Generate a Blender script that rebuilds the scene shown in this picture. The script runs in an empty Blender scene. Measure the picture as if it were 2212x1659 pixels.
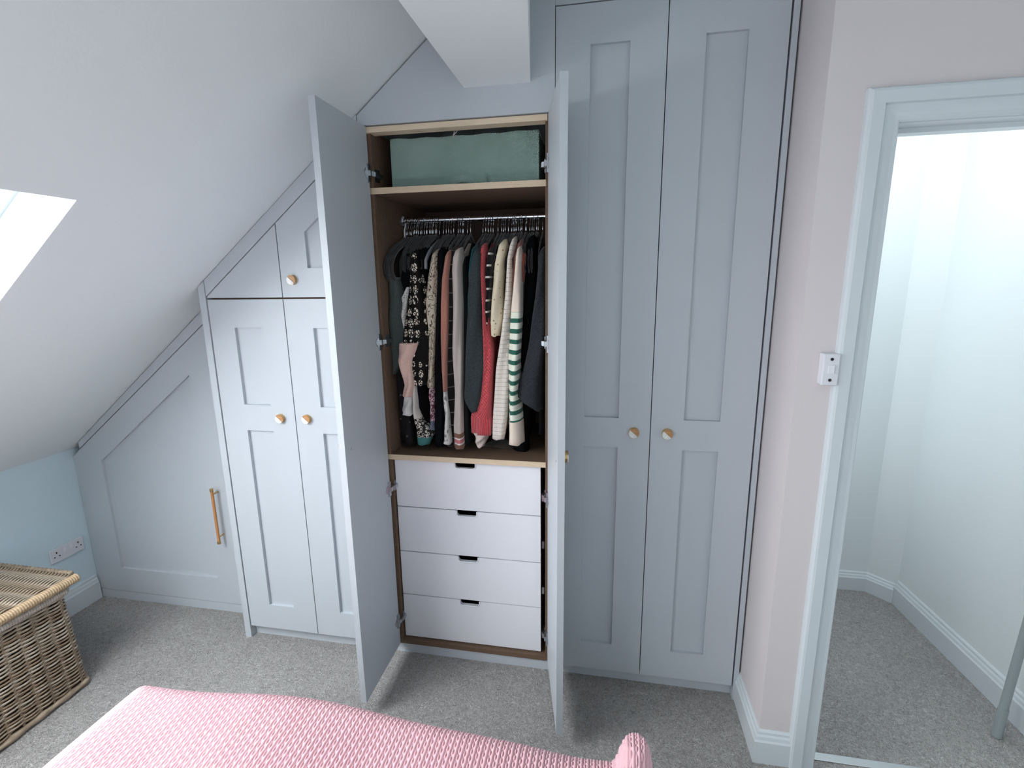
import bpy, math, random
import numpy as np
from mathutils import Vector, Matrix

random.seed(7)
rng = np.random.default_rng(7)
scene = bpy.context.scene
COL = scene.collection

# ----------------------------------------------------------------------------
# camera, world, daylight and added fill lamps, exposure
# ----------------------------------------------------------------------------
def cam_axes(yaw, pitch, roll):
    cy, sy, cp, sp = math.cos(yaw), math.sin(yaw), math.cos(pitch), math.sin(pitch)
    f = Vector((-sy * cp, cy * cp, sp)); r = Vector((cy, sy, 0)); u = r.cross(f)
    return (r * math.cos(roll) + u * math.sin(roll), u * math.cos(roll) - r * math.sin(roll), f)

CAM = Vector((0.2619, -1.7594, 1.5837))
r_, u_, f_ = cam_axes(0.185885, -0.205323, -0.013469)
cd = bpy.data.cameras.new('camera'); cam = bpy.data.objects.new('camera', cd); COL.objects.link(cam)
cd.sensor_width = 36.0; cd.lens = 1078.53 / 2212 * 36.0; cd.clip_start = 0.02
cam.matrix_world = Matrix(((r_.x, u_.x, -f_.x, CAM.x), (r_.y, u_.y, -f_.y, CAM.y), (r_.z, u_.z, -f_.z, CAM.z), (0, 0, 0, 1)))
scene.camera = cam

world = bpy.data.worlds.new('overcast_sky'); scene.world = world; world.use_nodes = True
world.node_tree.nodes['Background'].inputs[0].default_value = (0.86, 0.93, 1.0, 1)
world.node_tree.nodes['Background'].inputs[1].default_value = 1.6

def area(name, loc, direction, sx, sy, power, col):
    ld = bpy.data.lights.new(name, 'AREA'); ld.shape = 'RECTANGLE'; ld.size = sx; ld.size_y = sy
    ld.energy = power; ld.color = col
    o = bpy.data.objects.new(name, ld); COL.objects.link(o)
    o.location = loc; o.rotation_euler = Vector(direction).to_track_quat('-Z', 'Y').to_euler()
    return o

# ceiling slope: z = 2.634 + 0.8 x ; inward normal
SN = Vector((0.8, 0, -1.0)).normalized()
SKY_X0, SKY_X1, SKY_Y0, SKY_Y1 = -1.83, -1.05, -1.62, -0.66
sc_c = Vector(((SKY_X0 + SKY_X1) / 2, (SKY_Y0 + SKY_Y1) / 2, 2.634 + 0.8 * (SKY_X0 + SKY_X1) / 2)) - SN * 0.20
area('daylight_skylight', sc_c, SN, 0.95, 0.99, 48, (0.935, 0.97, 1.0))
S2_Y0, S2_Y1 = -2.62, -1.80
s2_c = Vector(((SKY_X0 + SKY_X1) / 2, (S2_Y0 + S2_Y1) / 2, 2.634 + 0.8 * (SKY_X0 + SKY_X1) / 2)) - SN * 0.20
area('added_skylight_fill', s2_c, SN, 0.95, 0.80, 30, (0.935, 0.97, 1.0))  # added fill from the left rear, behind an invented skylight
area('daylight_window', (0.2, -3.42, 1.45), (0, 1, 0), 1.9, 1.3, 3.5, (0.92, 0.96, 1.0))
area('added_landing_fill', (1.00, 0.715, 1.35), (0.73, -0.68, 0), 0.40, 1.5, 4.2, (0.88, 0.95, 1.0))  # added fill lamp for the landing walls, out of view
area('added_landing_roof_fill', (1.34, 0.20, 2.445), (0, 0, -1), 0.62, 0.5, 7.5, (0.88, 0.95, 1.0))  # added ceiling fill lamp over the landing, out of view

scene.view_settings.view_transform = 'Standard'
scene.view_settings.look = 'None'
scene.view_settings.gamma = 1.0
scene.cycles.use_light_tree = False
scene.view_settings.use_curve_mapping = False
scene.view_settings.exposure = 0.06

# ----------------------------------------------------------------------------
# helpers: materials
# ----------------------------------------------------------------------------
def lin(c):
    return tuple((x / 255 / 12.92) if x / 255 <= 0.04045 else ((x / 255 + 0.055) / 1.055) ** 2.4 for x in c)
def rgba(c): return lin(c) + (1,)

class NT:
    def __init__(s, name, rough=0.5, metal=0.0, spec=0.5, sheen=0.0):
        s.m = bpy.data.materials.new(name); s.m.use_nodes = True
        s.t = s.m.node_tree; s.b = s.t.nodes['Principled BSDF']
        s.b.inputs['Roughness'].default_value = rough; s.b.inputs['Metallic'].default_value = metal
        s.b.inputs['Specular IOR Level'].default_value = spec
        if sheen: s.b.inputs['Sheen Weight'].default_value = sheen
        s.tc = None
    def n(s, typ, **kw):
        nd = s.t.nodes.new(typ)
        for k, v in kw.items():
            if k[0] == '_': nd.inputs[int(k[1:])].default_value = v
            else: setattr(nd, k, v)
        return nd
    def l(s, a, b): s.t.links.new(a, b)
    def co(s, scale=None, kind='Object'):
        if s.tc is None: s.tc = s.n('ShaderNodeTexCoord')
        o = s.tc.outputs[kind]
        if scale is not None:
            mp = s.n('ShaderNodeMapping'); mp.inputs['Scale'].default_value = scale
            s.l(o, mp.inputs[0]); o = mp.outputs[0]
        return o
    def noise(s, scale, detail=2, vec=None, rough=0.5, dist=0):
        nd = s.n('ShaderNodeTexNoise'); nd.inputs['Scale'].default_value = scale
        nd.inputs['Detail'].default_value = detail; nd.inputs['Roughness'].default_value = rough
        nd.inputs['Distortion'].default_value = dist
        s.l(vec if vec is not None else s.co(), nd.inputs['Vector']); return nd.outputs[0]
    def voro(s, scale, feature='F1', vec=None, rnd=1.0):
        nd = s.n('ShaderNodeTexVoronoi', feature=feature); nd.inputs['Scale'].default_value = scale
        nd.inputs['Randomness'].default_value = rnd
        s.l(vec if vec is not None else s.co(), nd.inputs['Vector']); return nd.outputs['Distance']
    def ramp(s, fac, stops, interp='LINEAR'):
        nd = s.n('ShaderNodeValToRGB'); cr = nd.color_ramp; cr.interpolation = interp
        while len(cr.elements) < len(stops): cr.elements.new(0.5)
        for e, (p, c) in zip(cr.elements, stops):
            e.position = p; e.color = rgba(c)
        s.l(fac, nd.inputs[0]); return nd.outputs[0]
    def math(s, op, a, b=None):
        nd = s.n('ShaderNodeMath', operation=op)
        for i, v in enumerate((a, b)):
            if v is None: continue
            if isinstance(v, (int, float)): nd.inputs[i].default_value = v
            else: s.l(v, nd.inputs[i])
        return nd.outputs[0]
    def mix(s, fac, a, b, typ='MIX'):
        nd = s.n('ShaderNodeMix', data_type='RGBA', blend_type=typ)
        for i, v in ((0, fac), (6, a), (7, b)):
            if isinstance(v, (int, float)): nd.inputs[i].default_value = v
            elif isinstance(v, tuple): nd.inputs[i].default_value = rgba(v)
            else: s.l(v, nd.inputs[i])
        return nd.outputs[2]
    def xyz(s, vec=None):
        nd = s.n('ShaderNodeSeparateXYZ'); s.l(vec if vec is not None else s.co(), nd.inputs[0]); return nd.outputs
    def color(s, c):
        if isinstance(c, tuple): s.b.inputs['Base Color'].default_value = rgba(c)
        else: s.l(c, s.b.inputs['Base Color'])
        return s
    def bump(s, h, strength=0.3, dist=0.002):
        nd = s.n('ShaderNodeBump'); nd.inputs['Strength'].default_value = strength
        nd.inputs['Distance'].default_value = dist
        s.l(h, nd.inputs['Height']); s.l(nd.outputs[0], s.b.inputs['Normal']); return s

def paint(name, c, rough=0.45, var=3, bs=0.08, scale=90):
    t = NT(name, rough)
    lo = tuple(max(0, x - var) for x in c); hi = tuple(min(255, x + var) for x in c)
    t.color(c)
    t.bump(t.noise(scale, 1), bs, 0.002)
    return t.m

M = {}
M['door'] = paint('grey_blue_satin_paint', (193, 199, 205), 0.42, 2, 0.05, 160)
M['wall'] = paint('white_emulsion', (243, 250, 251), 0.7, 2, 0.10, 130)
M['ceil'] = paint('ceiling_emulsion', (233, 240, 241), 0.75, 3, 0.14, 110)
M['kneewall'] = paint('pale_blue_white_emulsion', (214, 232, 240), 0.7, 2, 0.10, 130)
M['pink'] = paint('blush_emulsion', (219, 211, 211), 0.7, 2, 0.10, 130)
M['hall'] = paint('landing_emulsion', (224, 232, 233), 0.7, 2, 0.08, 130)
M['gloss'] = paint('white_satinwood', (212, 219, 223), 0.35, 2, 0.04, 80)
M['plastic'] = NT('white_plastic', 0.35).color((226, 226, 232)).m
M['rocker'] = NT('white_rocker_plastic', 0.3).color((236, 236, 240)).m
M['hole'] = NT('dark_recess', 0.8).color((28, 28, 30)).m
M['steel'] = NT('nickel_steel', 0.28, 1.0).color((196, 198, 202)).m
M['chrome'] = NT('chrome_tube', 0.12, 1.0).color((222, 224, 228)).m
M['alu'] = NT('aluminium_strip', 0.3, 1.0).color((205, 207, 208)).m
M['brass'] = NT('brushed_brass', 0.3, 1.0).color((206, 174, 122)).m
M['marble'] = NT('white_marble', 0.3); M['marble'].color(M['marble'].ramp(M['marble'].noise(90, 5, dist=1.5), [(0.45, (240, 238, 232)), (0.75, (205, 203, 200))])); M['marble'] = M['marble'].m
M['black'] = NT('black_rubber', 0.6).color((30, 31, 33)).m
M['polegrey'] = NT('grey_painted_metal', 0.4).color((150, 160, 162)).m
M['drawer'] = paint('white_drawer_foil', (236, 236, 241), 0.38, 1, 0.03, 200)

def wood(name, c1, c2, scale=(1, 14, 14), rough=0.55, ns=6, knot=False):
    t = NT(name, rough)
    v = t.co(scale)
    f = t.noise(ns, 5, v, 0.6, 1.2)
    c = t.ramp(f, [(0.3, c1), (0.7, c2)])
    if knot:
        d = t.voro(3.2, vec=t.co((1, 6, 6)))
        c = t.mix(t.ramp(d, [(0.05, (255, 255, 255)), (0.16, (0, 0, 0))]), c, (150, 105, 70))
    t.color(c); t.bump(f, 0.1, 0.001)
    return t.m
M['mdf'] = wood('raw_brown_mdf', (102, 80, 64), (116, 93, 74), (3, 3, 3), 0.8, 30)
M['ply'] = wood('pale_board_edge', (205, 182, 152), (222, 202, 176), (1.5, 30, 30), 0.6, 10)
M['pine'] = wood('planed_pine', (220, 198, 168), (238, 220, 194), (0.8, 22, 22), 0.55, 8, True)
M['knobwood'] = wood('oiled_oak_knob', (170, 122, 78), (200, 152, 106), (8, 40, 40), 0.4, 4)
M['barwood'] = wood('copper_brown_bar', (184, 124, 74), (206, 148, 96), (60, 60, 4), 0.35, 6)

# carpet: short twisted pile
t = NT('twist_pile_carpet', 0.95, 0, 0.15)
nb = t.noise(4.0, 3); nf = t.noise(150, 2, dist=2.5); nm = t.noise(70, 2, dist=1.5)
c = t.ramp(t.math('ADD', t.math('MULTIPLY', nf, 0.65), t.math('MULTIPLY', nm, 0.35)), [(0.34, (112, 109, 106)), (0.5, (192, 188, 185)), (0.64, (236, 233, 230))])
c = t.mix(0.35, c, t.ramp(nb, [(0.3, (180, 177, 174)), (0.7, (206, 203, 199))]), 'MIX')
t.color(c); t.bump(t.math('ADD', nf, t.math('MULTIPLY', nm, 0.8)), 1.0, 0.010)
M['carpet'] = t.m

# ----------------------------------------------------------------------------
# helpers: geometry
# ----------------------------------------------------------------------------
class MB:
    def __init__(s): s.v = []; s.f = []; s.mi = []; s.cur = 0
    def add(s, vs, fs):
        o = len(s.v); s.v += [tuple(p) for p in vs]
        for f in fs: s.f.append(tuple(i + o for i in f)); s.mi.append(s.cur)
        return s
    def box(s, x0, x1, y0, y1, z0, z1):
        return s.add([(x0,y0,z0),(x1,y0,z0),(x1,y1,z0),(x0,y1,z0),(x0,y0,z1),(x1,y0,z1),(x1,y1,z1),(x0,y1,z1)],
                     [(0,3,2,1),(4,5,6,7),(0,1,5,4),(1,2,6,5),(2,3,7,6),(3,0,4,7)])
    def prism(s, pts, y0, y1):            # polygon in x-z (counter-clockwise seen from -y), extruded along y
        n = len(pts)
        vs = [(x, y0, z) for x, z in pts] + [(x, y1, z) for x, z in pts]
        fs = [tuple(range(n)), tuple(range(2*n-1, n-1, -1))] + [((i+1) % n, i, i+n, (i+1) % n + n) for i in range(n)]
        return s.add(vs, fs)
    def prismz(s, pts, z0, z1):           # polygon in x-y extruded along z
        n = len(pts)
        vs = [(x, y, z0) for x, y in pts] + [(x, y, z1) for x, y in pts]
        fs = [tuple(range(n-1, -1, -1)), tuple(range(n, 2*n))] + [(i, (i+1) % n, (i+1) % n + n, i+n) for i in range(n)]
        return s.add(vs, fs)
    def loft(s, rings, cap=True, closed=False):
        n = len(rings[0]); vs = [p for r in rings for p in r]; fs = []
        m = len(rings)
        for k in range(m if closed else m-1):
            a, b = k*n, ((k+1) % m)*n
            for i in range(n):
                j = (i+1) % n; fs.append((a+i, a+j, b+j, b+i))
        if cap and not closed:
            fs.append(tuple(range(n-1, -1, -1))); fs.append(tuple((m-1)*n+i for i in range(n)))
        return s.add(vs, fs)
    def tube(s, path, r, seg=8, closed=False, flat=1.0, cap=True):
        P = [Vector(p) for p in path]; m = len(P); rings = []
        prev = None
        for k in range(m):
            if closed: t = P[(k+1) % m] - P[k-1]
            else: t = P[min(k+1, m-1)] - P[max(k-1, 0)]
            t.normalize()
            if prev is None:
                ref = Vector((1, 0, 0)) if abs(t.x) < 0.9 else Vector((0, 0, 1))
                nrm = (ref - t * ref.dot(t)).normalized()
            else:
                nrm = (prev - t * prev.dot(t)).normalized()
            prev = nrm; bi = t.cross(nrm)
            rr = r(k / max(1, m-1)) if callable(r) else r
            rings.append([P[k] + nrm * (math.cos(a) * rr * flat) + bi * (math.sin(a) * rr) for a in [2*math.pi*i/seg for i in range(seg)]])
        return s.loft(rings, cap, closed)
    def cyl(s, c, axis, r0, r1, h, seg=20):
        a = Vector(axis).normalized(); c = Vector(c)
        ref = Vector((0, 0, 1)) if abs(a.z) < 0.9 else Vector((1, 0, 0))
        n = (ref - a * ref.dot(a)).normalized(); b = a.cross(n)
        R = lambda q, r: [q + n * (math.cos(t) * r) + b * (math.sin(t) * r) for t in [2*math.pi*i/seg for i in range(seg)]]
        return s.loft([R(c, r0), R(c + a*h, r1)])
    def build(s, name, mats, parent=None, smooth=False, local=False, bevel=0, auto=None):
        if not isinstance(mats, (list, tuple)): mats = [mats]
        if parent is not None: o0 = Vector((0, 0, 0)) if local else ORG.get(parent, Vector((0, 0, 0)))
        else:
            a = np.array([tuple(p) for p in s.v]); lo, hi = a.min(0), a.max(0)
            o0 = Vector(((lo[0]+hi[0])/2, (lo[1]+hi[1])/2, lo[2]))
        me = bpy.data.meshes.new(name)
        me.from_pydata([(p[0]-o0.x, p[1]-o0.y, p[2]-o0.z) for p in s.v], [], s.f)
        for m in mats: me.materials.append(m)
        if any(s.mi): me.polygons.foreach_set('material_index', s.mi)
        if smooth: me.polygons.foreach_set('use_smooth', [True]*len(s.f))
        me.validate(); me.update()
        if auto is not None: me.set_sharp_from_angle(angle=math.radians(auto))
        o = bpy.data.objects.new(name, me); COL.objects.link(o)
        if parent is not None: o.parent = parent; ORG[o] = o0
        else: o.location = o0; ORG[o] = o0
        if bevel:
            b = o.modifiers.new('bevel', 'BEVEL'); b.width = bevel; b.segments = 2; b.limit_method = 'ANGLE'; b.angle_limit = math.radians(40)
        return o
ORG = {}

def thing(name, label, cat, loc=(0, 0, 0), group=None):
    o = bpy.data.objects.new(name, None); COL.objects.link(o); o.location = loc; o.empty_display_size = 0.05
    ORG[o] = Vector(loc); o['label'] = label; o['category'] = cat
    if group: o['group'] = group
    return o
def tag(o, label, cat, group=None):
    o['label'] = label; o['category'] = cat
    if group: o['group'] = group
    return o
def struct(o, label=None, cat=None):
    o['kind'] = 'structure'
    if label: o['label'] = label
    if cat: o['category'] = cat
    return o
def inst(name, mesh, parent, loc=(0,0,0), rot=(0,0,0), scale=(1,1,1)):
    o = bpy.data.objects.new(name, mesh); COL.objects.link(o); o.parent = parent
    o.location = loc; o.rotation_euler = rot; o.scale = scale
    return o

# ----------------------------------------------------------------------------
# the room
# ----------------------------------------------------------------------------
XK = -2.29          # knee wall
CEIL = 2.45
def zc(x): return 2.634 + 0.8 * x
XF = (CEIL - 2.634) / 0.8    # where the slope meets the flat ceiling
YB = -3.3; XR = 2.05

struct(MB().box(XK-0.1, 2.3, YB-0.1, 1.1, -0.08, 0.0).build('floor', M['carpet']), 'grey beige twist pile carpet over bedroom and landing', 'carpet')
struct(MB().box(XK-0.1, XK, YB-0.1, 0.75, 0, zc(XK)+0.02).build('wall_left', M['kneewall']), 'low pale blue white knee wall under the sloping ceiling', 'wall')

# sloping ceiling with the skylight opening
def sp(x, y, d=0.0): return Vector((x, y, zc(x))) - SN * d
m = MB()
def quad(m, a, b, c, d): m.add([a, b, c, d], [(0, 1, 2, 3)])
xs = [XK-0.05, SKY_X0, SKY_X1, XF]; ys = [YB-0.1, S2_Y0, S2_Y1, SKY_Y0, SKY_Y1, 0.75]
for i in range(3):
    for j in range(5):
        if i == 1 and j in (1, 3): continue
        m.add([sp(xs[i], ys[j]), sp(xs[i], ys[j+1]), sp(xs[i+1], ys[j+1]), sp(xs[i+1], ys[j]),
               sp(xs[i], ys[j], .15), sp(xs[i], ys[j+1], .15), sp(xs[i+1], ys[j+1], .15), sp(xs[i+1], ys[j], .15)],
              [(0,1,2,3),(7,6,5,4),(0,4,5,1),(1,5,6,2),(2,6,7,3),(3,7,4,0)])
slope = struct(m.build('ceiling_slope', M['ceil']), 'white sloping attic ceiling with skylight opening', 'ceiling')
struct(MB().box(XF-0.02, 2.3, YB-0.1, 1.1, CEIL, CEIL+0.1).build('ceiling', M['ceil']), 'flat white ceiling above the tall wardrobe', 'ceiling')

# skylights, the second one added for fill
gm = bpy.data.materials.new('window_glass'); gm.use_nodes = True; gt = gm.node_tree
gt.nodes.remove(gt.nodes['Principled BSDF'])
tr = gt.nodes.new('ShaderNodeBsdfTransparent'); gl = gt.nodes.new('ShaderNodeBsdfGlossy'); gl.inputs['Roughness'].default_value = 0.02
mx = gt.nodes.new('ShaderNodeMixShader'); mx.inputs[0].default_value = 0.06
gt.links.new(tr.outputs[0], mx.inputs[1]); gt.links.new(gl.outputs[0], mx.inputs[2]); gt.links.new(mx.outputs[0], gt.nodes['Material Output'].inputs[0])
M['glass'] = gm
SLAB = [(0,1,2,3),(7,6,5,4),(0,4,5,1),(1,5,6,2),(2,6,7,3),(3,7,4,0)]
def slab(m, xa, xb, ya, yb, d0, d1):
    m.add([sp(xa, ya, d0), sp(xa, yb, d0), sp(xb, yb, d0), sp(xb, ya, d0), sp(xa, ya, d1), sp(xa, yb, d1), sp(xb, yb, d1), sp(xb, ya, d1)], SLAB)
def skylight(name, Y0, Y1, label=None):
    X0, X1 = SKY_X0, SKY_X1
    wn = bpy.data.objects.new(name, None); COL.objects.link(wn); wn.location = sp(X0, Y1); ORG[wn] = wn.location.copy()
    struct(wn, label, 'window' if label else None)
    m = MB()
    for (xa, xb, ya, yb) in ((X0, X0+.05, Y0, Y1), (X1-.05, X1, Y0, Y1), (X0+.05, X1-.05, Y0, Y0+.05), (X0+.05, X1-.05, Y1-.05, Y1)): slab(m, xa, xb, ya, yb, .13, .17)
    m.build('window_frame', M['gloss'], wn)
    m = MB(); slab(m, X0+.05, X1-.05, Y0+.05, Y1-.05, .155, .160); m.build('pane', M['glass'], wn)
skylight('window_1', SKY_Y0, SKY_Y1, 'roof skylight set deep in the sloping ceiling')
skylight('added_window_3', S2_Y0, S2_Y1)  # unseen skylight, added to carry the left rear fill

# boxed-in beam running forward under the flat ceiling
BZ = 2.205
m = MB(); m.prismz([(-0.215, 0.0), (-0.215, YB), (0.005 + 0.134*3.3, YB), (0.005, 0.0)], BZ, CEIL+0.005)
struct(m.build('ceiling_bulkhead', M['wall']), 'white boxed beam coming forward from above the wardrobe', 'beam')

# back wall with a window behind the camera, right wall
m = MB()
for b in ((XK-.1, -0.75, 0, CEIL+.1), (1.15, 2.3, 0, CEIL+.1), (-0.75, 1.15, 0, 0.8), (-0.75, 1.15, 2.1, CEIL+.1)):
    m.box(b[0], b[1], YB-0.12, YB, b[2], b[3])
struct(m.build('wall_back', M['wall']))
w2 = bpy.data.objects.new('window_2', None); COL.objects.link(w2); w2.location = (0.2, YB-.06, 0.8); ORG[w2] = w2.location.copy(); struct(w2)
m = MB()
for b in ((-0.75, -0.69, 0.8, 2.1), (1.09, 1.15, 0.8, 2.1), (-0.69, 1.09, 0.8, 0.86), (-0.69, 1.09, 2.04, 2.1), (0.17, 0.23, 0.86, 2.04)):
    m.box(b[0], b[1], YB-0.09, YB-0.03, b[2], b[3])
m.build('window_frame', M['gloss'], w2)
for a, b in ((-0.69, 0.17), (0.23, 1.09)): MB().box(a, b, YB-0.065, YB-0.06, 0.86, 2.04).build('pane', M['glass'], w2)
struct(MB().box(XR, XR+0.1, YB-0.1, -0.13, 0, CEIL).build('wall_right', M['wall']))

# wall with the doorway, and the return beside the wardrobe
XRET = 0.797; YP = -0.25; YPB = -0.135
DX0, DX1, DZ = 0.968, 1.73, 1.956
m = MB()
m.box(XRET, DX0+0.004, YP, YPB, 0, CEIL); m.box(DX1, XR+.05, YP, YPB, 0, CEIL); m.box(DX0+0.004, DX1, YP, YPB, DZ+0.004, CEIL)
struct(m.build('wall_door', M['pink']), 'blush pink wall around the doorway to the landing', 'wall')
struct(MB().box(XK-.1, XRET+.1, 0.62, 0.72, 0, 2.6).build('wall_behind_wardrobes', M['wall']))
struct(MB().box(XRET, XRET+0.09, YPB, 0.84, 0, CEIL).build('wall_return', M['pink']), 'narrow return wall between wardrobe and doorway', 'wall')

SK = [(0, 0), (.018, 0), (.018, .082), (.0145, .088), (.012, .098), (.008, .104), (.007, .112), (.003, .118), (0, .118)]
def skirting(name, path, h=1.0, label=None, prof=SK):
    P = [Vector(p) for p in path]; rings = []
    for k, p in enumerate(P):
        ns = []
        for a, b in ((k-1, k), (k, k+1)):
            if 0 <= a and b < len(P):
                t_ = (P[b]-P[a]).normalized(); ns.append(Vector((t_.y, -t_.x)))   # outward on the right-hand side of travel
        n_ = sum(ns, Vector((0, 0))).normalized(); k_ = 1.0 / max(0.3, n_.dot(ns[0]))
        rings.append([(p.x + n_.x*d*k_, p.y + n_.y*d*k_, z*h) for d, z in prof])
    return struct(MB().loft(rings).build(name, M['gloss']), label, 'skirting board' if label else None)
skirting('baseboard_return', [(0.797, 0.0), (0.797, YP), (0.892, YP)][::1], 1.0, 'white moulded skirting turning the corner beside the doorway')
skirting('baseboard_left', [(XK, YB), (XK, 0.125)], 1.10, 'white moulded skirting along the low knee wall')

# architrave + lining = door casing
tr1 = bpy.data.objects.new('trim_1', None); COL.objects.link(tr1); tr1.location = (DX0, YP, 0); ORG[tr1] = tr1.location.copy()
struct(tr1, 'white moulded door casing of the doorway', 'door frame')
prof = [(0, 0), (0, .008), (.003, .011), (.012, .0115), (.020, .0135), (.030, .0145), (.040, .0145), (.042, .023), (.070, .024), (.076, .022), (.080, .015), (.080, 0)]
cor = [((DX0, 0), (-1, 0)), ((DX0, DZ), (-1, 1)), ((DX1, DZ), (1, 1)), ((DX1, 0), (1, 0))]
for k in range(3):
    rings = []
    for (q, d) in cor[k:k+2]:
        rings.append([(q[0]+d[0]*a, YP - tt, q[1]+d[1]*a) for a, tt in prof])
    MB().loft(rings).build('architrave', M['gloss'], tr1)
m = MB(); m.box(DX0, DX1, YP+.001, YPB-.001, DZ-0.002, DZ+0.003); m.box(DX0-.001, DX0+.003, YP+.001, YPB-.001, 0, DZ); m.box(DX1-.003, DX1+.001, YP+.001, YPB-.001, 0, DZ)
m.box(DX0, DX1, -0.20, -0.165, DZ-0.014, DZ-0.002)
m.build('door_lining', M['gloss'], tr1)
struct(MB().prism([(DX0, 0), (DX1, 0), (DX1, .004), (DX0, .004)], -0.226, -0.196).build('trim_2', M['alu'], bevel=.0015), 'thin bright metal carpet strip in the doorway', 'threshold')

# landing beyond the doorway
struct(MB().prismz([(0.88, 0.83), (1.606, 0.83), (1.70, 0.735), (1.80, 0.80), (1.70, 1.0), (0.88, 1.0)], 0, CEIL).build('wall_hall_back', M['hall']), 'bright white far wall of the landing', 'wall')
struct(MB().prismz([(1.70, 0.735), (1.765, -0.13), (1.9, -0.13), (1.9, 0.9)], 0, CEIL).build('wall_hall_right', M['hall']), 'pale right wall of the landing', 'wall')
struct(MB().box(1.76, 1.9, -0.132, -0.10, 0, CEIL).build('wall_hall_front', M['hall']))
w4 = bpy.data.objects.new('added_window_4', None); COL.objects.link(w4); w4.location = (1.03, 0.69, 0.55); ORG[w4] = w4.location.copy(); struct(w4)  # unseen corner window, added to house the landing fill lamp
def diag(a, b, d0, d1):      # footprint of a bar on the added diagonal window line, a..b along it, d0..d1 in depth
    o = Vector((0.887, 0.54)); t_ = Vector((0.68, 0.73)).normalized(); n_ = Vector((-0.73, 0.68)).normalized()
    return [tuple(o+t_*a+n_*d0), tuple(o+t_*b+n_*d0), tuple(o+t_*b+n_*d1), tuple(o+t_*a+n_*d1)]
m = MB()
for a_, b_, z0, z1 in ((-.01, .02, .55, 2.15), (.38, .41, .55, 2.15), (.02, .38, .55, .59), (.02, .38, 2.11, 2.15)): m.prismz(diag(a_, b_, -.02, .02), z0, z1)
m.build('window_frame', M['gloss'], w4)
MB().prismz(diag(.02, .38, -.003, .002), .59, 2.11).build('pane', M['glass'], w4)
m = MB(); m.prismz(diag(-.01, .41, -.02, .02), 0, .55); m.prismz(diag(-.01, .41, -.02, .02), 2.15, CEIL)
struct(m.build('wall_hall_corner', M['hall']))
m = MB()
for b in ((1.00, 1.68, -.08, -.05), (1.00, 1.68, .45, .48), (1.00, 1.03, -.05, .45), (1.65, 1.68, -.05, .45)): m.box(b[0], b[1], b[2], b[3], CEIL-.02, CEIL)
struct(m.build('added_window_5', M['gloss']))  # frame added around the ceiling fill lamp, no real roof window
skirting('baseboard_hall_back', [(1.19, 0.83), (1.606, 0.83), (1.694, 0.741)], 0.85, 'white skirting at the far end of the landing')
skirting('baseboard_hall_right', [(1.700, 0.735), (1.765, -0.13)], 1.05, 'white moulded skirting along the right landing wall')

# ----------------------------------------------------------------------------
# doors
# ----------------------------------------------------------------------------
YD = -0.010; TH = 0.022; REC = 0.013

def shaker(name, outline, holes, parent, yf=YD, local=False, flip=1, th=TH):
    """outline: x-z polygon; holes: list of (outer loop, inner loop) tiling the outline."""
    m = MB(); yb = yf + th*flip
    for outer, inner in holes:
        n = len(outer)
        if inner is None:
            m.add([(x, yf, z) for x, z in outer], [tuple(range(n))]); continue
        vs = [(x, yf, z) for x, z in outer] + [(x, yf, z) for x, z in inner] + [(x, yf+REC*flip, z) for x, z in inner]
        fs = []
        for i in range(n):
            j = (i+1) % n
            fs += [(i, j, j+n, i+n), (i+n, j+n, j+2*n, i+2*n)]
        m.add(vs, fs)
    n = len(outline)
    m.add([(x, yf, z) for x, z in outline] + [(x, yb, z) for x, z in outline],
          [((i+1) % n, i, i+n, (i+1) % n+n) for i in range(n)] + [tuple(range(2*n-1, n-1, -1))])
    d = m.build(name, M['door'], parent, local=local)
    for outer, inner in holes:
        if inner is None: continue
        e = 0.004; cx = sum(p[0] for p in inner)/len(inner); czz = sum(p[1] for p in inner)/len(inner)
        pts = [(x + math.copysign(e, x-cx), z + math.copysign(e, z-czz)) for x, z in inner]
        q = MB(); ya, ybb = sorted((yf+REC*flip, yf+(REC+.006)*flip)); q.prism(pts, ya, ybb)
        q.build('recessed_panel', M['door'], d, local=local)
    return d
def rect(x0, x1, z0, z1): return [(x0, z0), (x1, z0), (x1, z1), (x0, z1)]
def tall_holes(x0, x1, z0, z1, hx0, hx1, zs, zmid):
    """two stacked panels: zs = (lo0, lo1, hi0, hi1)"""
    return [(rect(x0, x1, z0, zmid), rect(hx0, hx1, zs[0], zs[1])), (rect(x0, x1, zmid, z1), rect(hx0, hx1, zs[2], zs[3]))]

# knob: brass barrel, face split on the diagonal into oak and marble
m = MB(); R = 0.0185
m.cur = 0; m.cyl((0, 0, 0), (0, -1, 0), 0.008, 0.0065, 0.012, 16); m.cyl((0, -0.012, 0), (0, -1, 0), R, R, 0.013, 28)
ang0 = math.radians(-42)
for k, (a0, mi) in enumerate(((ang0, 1), (ang0+math.pi, 2))):
    m.cur = mi
    pts = [(0.0, 0.0)] + [(math.cos(a0+math.pi*i/14)*(R-.0012), math.sin(a0+math.pi*i/14)*(R-.0012)) for i in range(15)]
    dx, dz = -math.sin(a0)*0.0006, math.cos(a0)*0.0006
    pts = [(x+dx, z+dz) for x, z in pts]
    m.prism(pts, -0.0285, -0.024)
kb = m.build('knob', [M['brass'], M['knobwood'], M['marble']]); KNOB = kb.data; bpy.data.objects.remove(kb)
m = MB(); m.cyl((0, 0, 0), (0, 1, 0), 0.0045, 0.004, 0.0025, 12); m.cyl((0, 0.0025, 0), (0, 1, 0), 0.0012, 0.0012, 0.0006, 6)
ks = m.build('knob_screw', M['steel']); SCREW = ks.data; bpy.data.objects.remove(ks)

def knob(door, x, z, y=YD, rot=(0, 0, 0), local=False):
    o = ORG[door] if not local else Vector((0, 0, 0))
    return inst('knob', KNOB, door, Vector((x, y, z)) - o, rot)

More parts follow.
